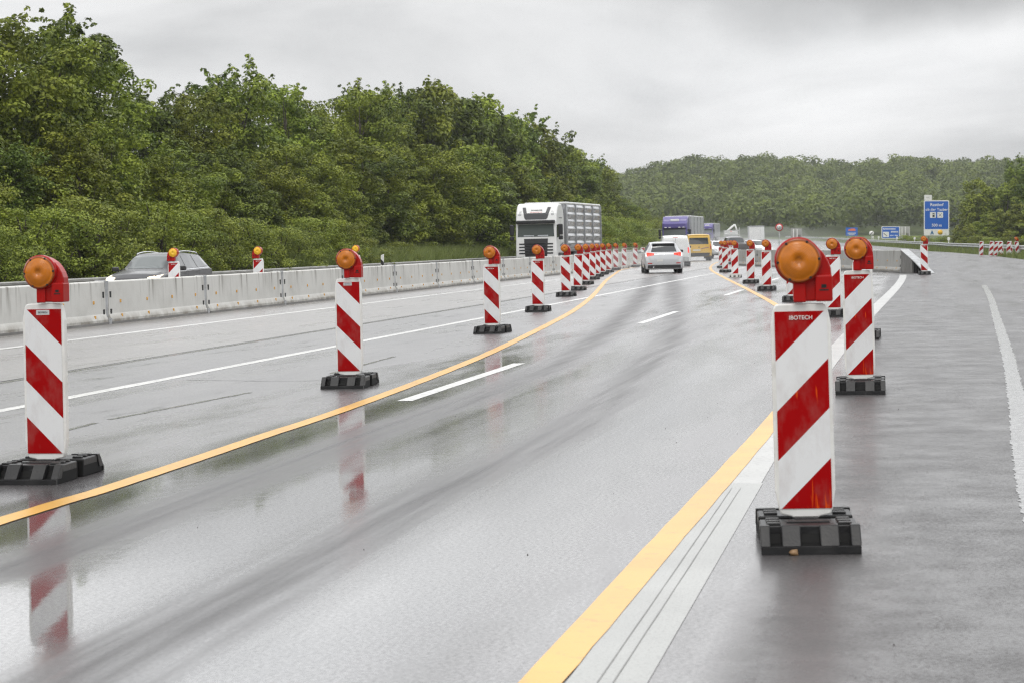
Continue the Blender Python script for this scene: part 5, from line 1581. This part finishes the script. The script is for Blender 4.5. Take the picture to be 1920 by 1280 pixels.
def trunk_mesh(L, H, seed, thick=0.16):
    rg = random.Random(seed)
    mb = MB()
    top = Vector((rg.uniform(-.3, .3), rg.uniform(-.3, .3), H * 0.8))
    path = catmull([(0, 0, -0.4), (rg.uniform(-.1, .1), rg.uniform(-.1, .1), H * .3), tuple(top)], 6)
    mb.tube(path, [thick * (1.25 - 0.95 * i / (len(path) - 1)) for i in range(len(path))], 8)
    for (x, y, z, r) in L:
        k = min(int(max(z - r, H * .12) / (H * .8) * (len(path) - 1)), len(path) - 2)
        a = path[k]
        mb.tube(catmull([a, (a + Vector((x, y, z))) / 2 + Vector((0, 0, .25)), Vector((x, y, z + r * .4))], 4), [thick * .45, thick * .40, thick * .36, thick * .32, thick * .27, thick * .22, thick * .17, thick * .12, thick * .07], 6)
    return mb.mesh('trunk', [BARK])
def tree_proto(name, seed, m, **k):
    me, L = crown_mesh('crown', seed, m, **k)
    return name, me, trunk_mesh(L, k['H'], seed)
# near kinds carry finer leaves; every mesh is built about 10 m tall and scaled by its object
NEAR = [tree_proto('maple_tree', 11, LEAF_A, H=10, Wd=7.0, nclump=140, per=190, leaf=0.20, sprig=16),
        tree_proto('field_maple_tree', 12, LEAF_B, H=10, Wd=7.6, nclump=140, per=190, leaf=0.20, lobes=11, sprig=12),
        tree_proto('dark_maple_tree', 13, LEAF_D, H=10, Wd=6.6, nclump=140, per=190, leaf=0.21, lobes=10, sprig=18, taper=.45),
        tree_proto('maple_tree', 14, LEAF_A, H=10, Wd=8.0, nclump=150, per=180, leaf=0.20, lobes=12, cr=.7, sprig=12)]
FAR = [tree_proto('roadside_tree', 21, LEAF_A, H=10, Wd=7.2, nclump=125, per=105, leaf=0.30, sprig=12),
       tree_proto('olive_roadside_tree', 22, LEAF_B, H=10, Wd=7.2, nclump=125, per=105, leaf=0.30, lobes=11, sprig=10),
       tree_proto('dark_roadside_tree', 23, LEAF_D, H=10, Wd=6.8, nclump=125, per=105, leaf=0.30, lobes=8, sprig=12, taper=.5)]
RIGHT_T = [tree_proto('bright_tree', 24, LEAF_C, H=10, Wd=7.4, nclump=125, per=105, leaf=0.30, sprig=10), tree_proto('bright_tree', 25, LEAF_C, H=10, Wd=7.8, nclump=125, per=105, leaf=0.30, lobes=11, sprig=8), FAR[2]]
SHRUB = [tree_proto('shrub', 31, LEAF_C, H=4, Wd=4.6, nclump=110, per=130, leaf=0.115, base=.25, lobes=7, cr=.5, sprig=10, taper=.4),
         tree_proto('shrub', 32, LEAF_C, H=4, Wd=5.2, nclump=120, per=130, leaf=0.115, base=.2, lobes=8, cr=.5, sprig=8, taper=.3),
         tree_proto('olive_shrub', 33, LEAF_B, H=4, Wd=4.8, nclump=110, per=130, leaf=0.115, base=.2, lobes=7, cr=.48, sprig=10, taper=.4)]
TR = random.Random(77)
TREE_LIST = []
def plant(proto, p, h, wide=1.0, H0=10.0):
    name, cm, tm = proto
    root = empty(name, p - Vector((0, 0, 0.15)), (0, 0, TR.uniform(0, 6.28)))
    s = h / H0
    root.scale = (s * wide, s * wide, s)
    link('crown', cm, root); link('trunk', tm, root)
    return root
SKY_X = [-400, 0, 50, 110, 140, 180, 215, 260, 290, 340, 400, 440, 470, 500, 530, 560, 600, 625, 700, 740, 780, 830, 870, 925, 950, 1000, 1040, 1055, 1085, 1130, 1180, 1210, 1225, 1240, 1300]
SKY_Y = [0, 30, 25, 35, 85, 92, 80, 112, 165, 165, 160, 140, 125, 130, 148, 186, 180, 158, 170, 156, 150, 160, 172, 200, 208, 226, 262, 290, 292, 312, 332, 372, 400, 415, 425]
def px_of(p): return 960 + F * p.x / p.y
KIND_WORD = {'maple_tree': 'leafy green maple', 'field_maple_tree': 'yellowish olive maple', 'dark_maple_tree': 'dark green maple', 'roadside_tree': 'green tree', 'olive_roadside_tree': 'olive tinged tree', 'dark_roadside_tree': 'dark tree', 'bright_tree': 'bright green tree', 'shrub': 'green shrub', 'olive_shrub': 'olive shrub'}
MARKS = [(40, 'above the nearest left beacon'), (130, 'right of the nearest left beacon'), (250, 'above the grey estate bonnet'), (340, 'above the grey estate roof'), (440, 'right of the grey estate car'), (520, 'right of the second yellow lamp'), (600, 'left of the second left beacon'), (690, 'above the black and white post'), (790, 'over the tall grass bank'), (880, 'above the third left beacon'), (960, 'left of the white lorry'), (1050, 'above the white lorry cab'), (1130, 'above the silver trailer'), (1200, 'behind the silver trailer'), (1300, 'at the far end of the woods')]
SEEN = {}
def where(px):
    return min(MARKS, key=lambda q: abs(q[0] - px))[1]
def label_tree(o, row):
    TREE_LIST.append((o, row, px_of(o.location)))
u = 40.0; i = 0
while u < 330:
    v = -33.5 + TR.uniform(-2.0, 1.0) - 0.004 * u
    p = W(u, v); px = px_of(p); s = F / p.y
    if px > -420:
        yt = float(np.interp(px, SKY_X, SKY_Y)) + TR.uniform(-2, 14)
        h = (YH - yt) / s + EZ - p.z
        kind = NEAR[[0, 2, 1, 3, 0, 2, 3][i % 7]] if p.y < 150 else FAR[[0, 2, 1][i % 3]]
        o = plant(kind, p, h, min(1.35, 0.95 * (9.5 / h) ** .5) * TR.uniform(.9, 1.1))
        label_tree(o, 'back')
        i += 1
    u += (3.6 if u < 150 else 5.0) * TR.uniform(.8, 1.2)
u = 38.0
while u < 330:
    v = -29.8 + TR.uniform(-.8, .6)
    p = W(u, v); px = px_of(p); s = F / p.y
    if px > -420:
        yt = float(np.interp(px, SKY_X, SKY_Y))
        h = ((YH - yt) / s + EZ - p.z) * TR.uniform(.50, .72)
        kind = NEAR[[1, 0, 3, 2, 1, 3][i % 6]] if p.y < 150 else FAR[[1, 0, 2][i % 3]]
        o = plant(kind, p, max(h, 3.2), TR.uniform(1.0, 1.25))
        label_tree(o, 'middle')
        i += 1
    u += (4.2 if u < 150 else 6.0) * TR.uniform(.8, 1.25)
# shrubs along the foot of the wood
u = 36.0
while u < 330:
    p = W(u, -27.2 + TR.uniform(-.5, .4)); px = px_of(p); s = F / p.y
    gap = 690 < px < 960
    if px > -350 and not (gap and TR.random() < .8):
        h = float(np.interp(px, [-300, 0, 130, 200, 330, 480, 640, 700, 960, 1100, 1300], [3.2, 2.6, 3.9, 3.6, 3.4, 3.0, 2.6, 1.8, 1.5, 3.4, 4.0])) * TR.uniform(.8, 1.12)
        o = plant(SHRUB[[0, 1, 2, 1][i % 4]], p, h, TR.uniform(.95, 1.2), 4.0)
        label_tree(o, 'front'); i += 1
    u += 2.9 * TR.uniform(.8, 1.25) * (1.0 if u < 140 else 1.6)
# right hand trees beyond the verge
for (px, Y, yt, kk, wd) in ((1806, 232, 408, 1, 1.0), (1826, 230, 362, 0, .95), (1846, 226, 338, 1, 1.0), (1868, 228, 350, 0, 1.0), (1888, 224, 338, 1, .9), (1899, 236, 304, 2, .62), (1916, 225, 318, 0, .9), (1938, 222, 300, 2, .9), (1962, 222, 310, 0, .95), (1815, 218, 425, 1, 1.1), (1850, 214, 400, 0, 1.2), (1882, 212, 392, 1, 1.2), (1912, 210, 380, 0, 1.2), (1945, 208, 370, 1, 1.2)):
    p = P(px, Y); s = F / Y
    o = plant(RIGHT_T[kk], p, (YH - yt) / s + EZ - p.z, wd)
    TREE_LIST.append((o, 'right', px))
TREE_LIST.sort(key=lambda q: q[2])
cnt = {}
for o, row, px in TREE_LIST:
    kind = o.name.split('.')[0]
    w = KIND_WORD[kind]
    key = (row, w, where(px) if row != 'right' else 'r')
    cnt.setdefault(key, []).append(o)
ROWW = {'back': 'tall skyline {w} {k}', 'middle': 'lower mid-wood {w} {k}', 'front': 'low front {w} {k}', 'right': '{w} beyond the right verge'}
for (row, w, k), objs in cnt.items():
    for j, o in enumerate(objs):
        lab = ROWW[row].format(w=w, k=k)
        if len(objs) > 1: lab += f', {ORD[j]} from left'
        cat = 'shrub' if row == 'front' else 'tree'
        grp = {'back': 'tall trees of the wood on the left', 'middle': 'lower trees of the wood on the left', 'front': 'shrubs along the foot of the wood', 'right': 'trees beyond the right verge'}[row]
        tag(o, lab, cat, grp)

def blades(name, pts, hmin, hmax, w, seed, tintbias=0.0):
    rng = np.random.default_rng(seed)
    P_ = np.array(pts); N = len(P_)
    h = rng.uniform(hmin, hmax, N); a = rng.uniform(0, 2 * np.pi, N)
    t = np.stack([np.cos(a), np.sin(a), np.zeros(N)], 1) * (w * rng.uniform(.6, 1.3, N))[:, None]
    ln = rng.normal(size=(N, 3)) * 0.28; ln[:, 2] = 0
    top = P_ + ln * h[:, None] + np.stack([np.zeros(N), np.zeros(N), h], 1)
    mid = P_ + ln * h[:, None] * .35 + np.stack([np.zeros(N), np.zeros(N), h * .6], 1)
    V = np.stack([P_ - t, P_ + t, mid + t * .7, mid - t * .7, top], 1).reshape(-1, 3)
    k = np.arange(N)[:, None] * 5
    T = np.concatenate([k + np.array([0, 1, 2]), k + np.array([0, 2, 3]), k + np.array([3, 2, 4])], 0)
    tint = np.clip(rng.uniform(0, 1, N) * .8 + tintbias, 0, 1)
    o = link(name, np_mesh(name, V, T, [GRASSM], attrs={'tint': np.repeat(tint, 5)}))
    return o
gr = random.Random(9)
pts = []
for _ in range(26000):
    u = gr.uniform(34, 250); v = gr.uniform(-29.5, -25.5)
    pts.append(W(u, v)[:])
o = blades('verge_grass', pts, .15, .5, .012, 1); tag(o, 'uneven grass along the left guardrail at the foot of the shrubs', 'grass', None, 'stuff')
pts = []
for _ in range(24000):
    u = gr.uniform(88, 150); v = -26.2 - abs(gr.gauss(0, 1.2))
    pts.append(W(u, v)[:])
o = blades('tall_grass', pts, .5, 1.5, .02, 2, .45); tag(o, 'tall soft grass bank behind the left wall, left of the white lorry', 'grass', None, 'stuff')
pts = []
for _ in range(30000):
    u = gr.uniform(70, 330); v = road_edge(u) + .05 + gr.random() ** 1.4 * 9
    pts.append(W(u, v)[:])
o = blades('right_verge_grass', pts, .12, .45, .02, 3, .1); tag(o, 'grass strip along the right verge around the guardrail', 'grass', None, 'stuff')
# low bright bushes behind the right guardrail
for i, (px, h) in enumerate(((1700, 1.6), (1718, 1.5), (1742, 1.3), (1765, 1.4), (1788, 1.6), (1812, 1.5), (1835, 1.5), (1860, 1.4), (1890, 1.5), (1915, 1.3))):
    best = min((abs(px_of(W(u, road_edge(u) + 4.2)) - px), u) for u in np.arange(110, 330, 1.0))[1]
    o = plant(SHRUB[i % 3], W(best, road_edge(best) + 4.2), h, 1.5, 4.0)
    tag(o, f'low bright bush behind the right guardrail, {ORD[i]} from the left', 'shrub', 'low bushes behind the right guardrail')

# wooded hill: one far off wood that reads as a mass
def forest():
    rng = np.random.default_rng(5)
    C = []; Rr = []
    for Y in np.arange(545, 960, 11.0):
        for px in np.arange(1040, 2080, 10.0 / Y * F):
            pxx = px + rng.uniform(-.45, .45) * 10.0 / Y * F; YY = Y + rng.uniform(-4, 4)
            X = (pxx - 960) / F * YY
            u, v = UV(X, YY)
            if YY < 600 and -30 < v < road_edge(min(u, 500)) + 5: continue
            r = rng.uniform(4.6, 8.0)
            z = float(GZ(X, YY)) + r * .7
            C.append((X, YY, z)); Rr.append(r)
    C = np.array(C); Rr = np.array(Rr)
    # each crown is a handful of sub clumps
    K = 9
    d = rng.normal(size=(len(C) * K, 3)); d[:, 2] = np.abs(d[:, 2]) * .8 - .1
    d /= np.linalg.norm(d, axis=1, keepdims=True)
    cc = np.repeat(C, K, 0) + d * np.repeat(Rr, K)[:, None] * .62
    rr = np.repeat(Rr, K) * rng.uniform(.28, .46, len(cc))
    num = np.full(len(cc), 60)
    V, FQ, t = leaves(cc, rr, num, 0.95, rng, squash=.8, spread=.4, up=.4, elong=.8)
    ct = np.repeat(rng.uniform(0, 1, len(C)), K * 60 * 4)
    o = link('hill_forest', np_mesh('hill_forest', V, FQ, [HILLLEAF], attrs={'tint': np.clip(.15 + ct * .55 + t * .25, 0, 1)}))
    tag(o, 'hazy wooded hill of rounded tree crowns across the end of the road', 'forest', None, 'stuff')
HILLLEAF = leaf_mat('hill_foliage', (0.034, 0.056, 0.010), (0.140, 0.180, 0.028), .2)
forest()

# ------------------------------------------------------------------ wet air
hz = MB(); hz.box(-3600, 3800, -1500, 4600, -3.5, 47)
m = bpy.data.materials.new('humid_air'); m.use_nodes = True
n, l = m.node_tree.nodes, m.node_tree.links
for q in list(n):
    if q.type == 'BSDF_PRINCIPLED': n.remove(q)
vo = n.new('ShaderNodeVolumePrincipled')
vo.inputs['Color'].default_value = (0.86, 0.88, 0.90, 1)
vo.inputs['Density'].default_value = 0.0002
vo.inputs['Density Attribute'].default_value = ''
out = [q for q in n if q.type == 'OUTPUT_MATERIAL'][0]
l.new(vo.outputs[0], out.inputs['Volume'])
o = hz.build('haze', m); tag(o, 'thin grey humid air over the whole valley', 'haze', None, 'stuff')
# spray thrown up by the traffic
def spray(c, sx, sy, sz, dens, lab):
    m = bpy.data.materials.get('road_spray_%g' % dens)
    if m is None:
        m = bpy.data.materials.new('road_spray_%g' % dens); m.use_nodes = True
        n, l = m.node_tree.nodes, m.node_tree.links
        for q in list(n):
            if q.type == 'BSDF_PRINCIPLED': n.remove(q)
        vo = n.new('ShaderNodeVolumePrincipled'); vo.inputs['Color'].default_value = (.93, .94, .95, 1); vo.inputs['Density'].default_value = dens; vo.inputs['Density Attribute'].default_value = ''
        l.new(vo.outputs[0], [q for q in n if q.type == 'OUTPUT_MATERIAL'][0].inputs['Volume'])
    bm = bmesh.new(); bmesh.ops.create_icosphere(bm, subdivisions=4, radius=1.0)
    rg = random.Random(int(sy))
    for q in bm.verts:
        k = 1 + .22 * math.sin(3 * q.co.x + 5 * q.co.y) + .12 * math.sin(9 * q.co.y + 4 * q.co.z)
        q.co = Vector((q.co.x * sx * k, q.co.y * sy * k, max(q.co.z, -.12) * sz * k))
    mb = MB(); mb.bm(bm, True); o = mb.build('road_spray', m)
    o.location = c; o.rotation_euler = (0, 0, -TH); tag(o, lab, 'spray', None, 'stuff')
spray(W(330, -13, .4), 15, 110, 2.6, .0022, 'white water spray hanging over the far road behind the traffic')
spray(W(112, -12.6, .2), 3.2, 16, 1.3, .011, 'thin spray behind the silver hatchback and the white van')
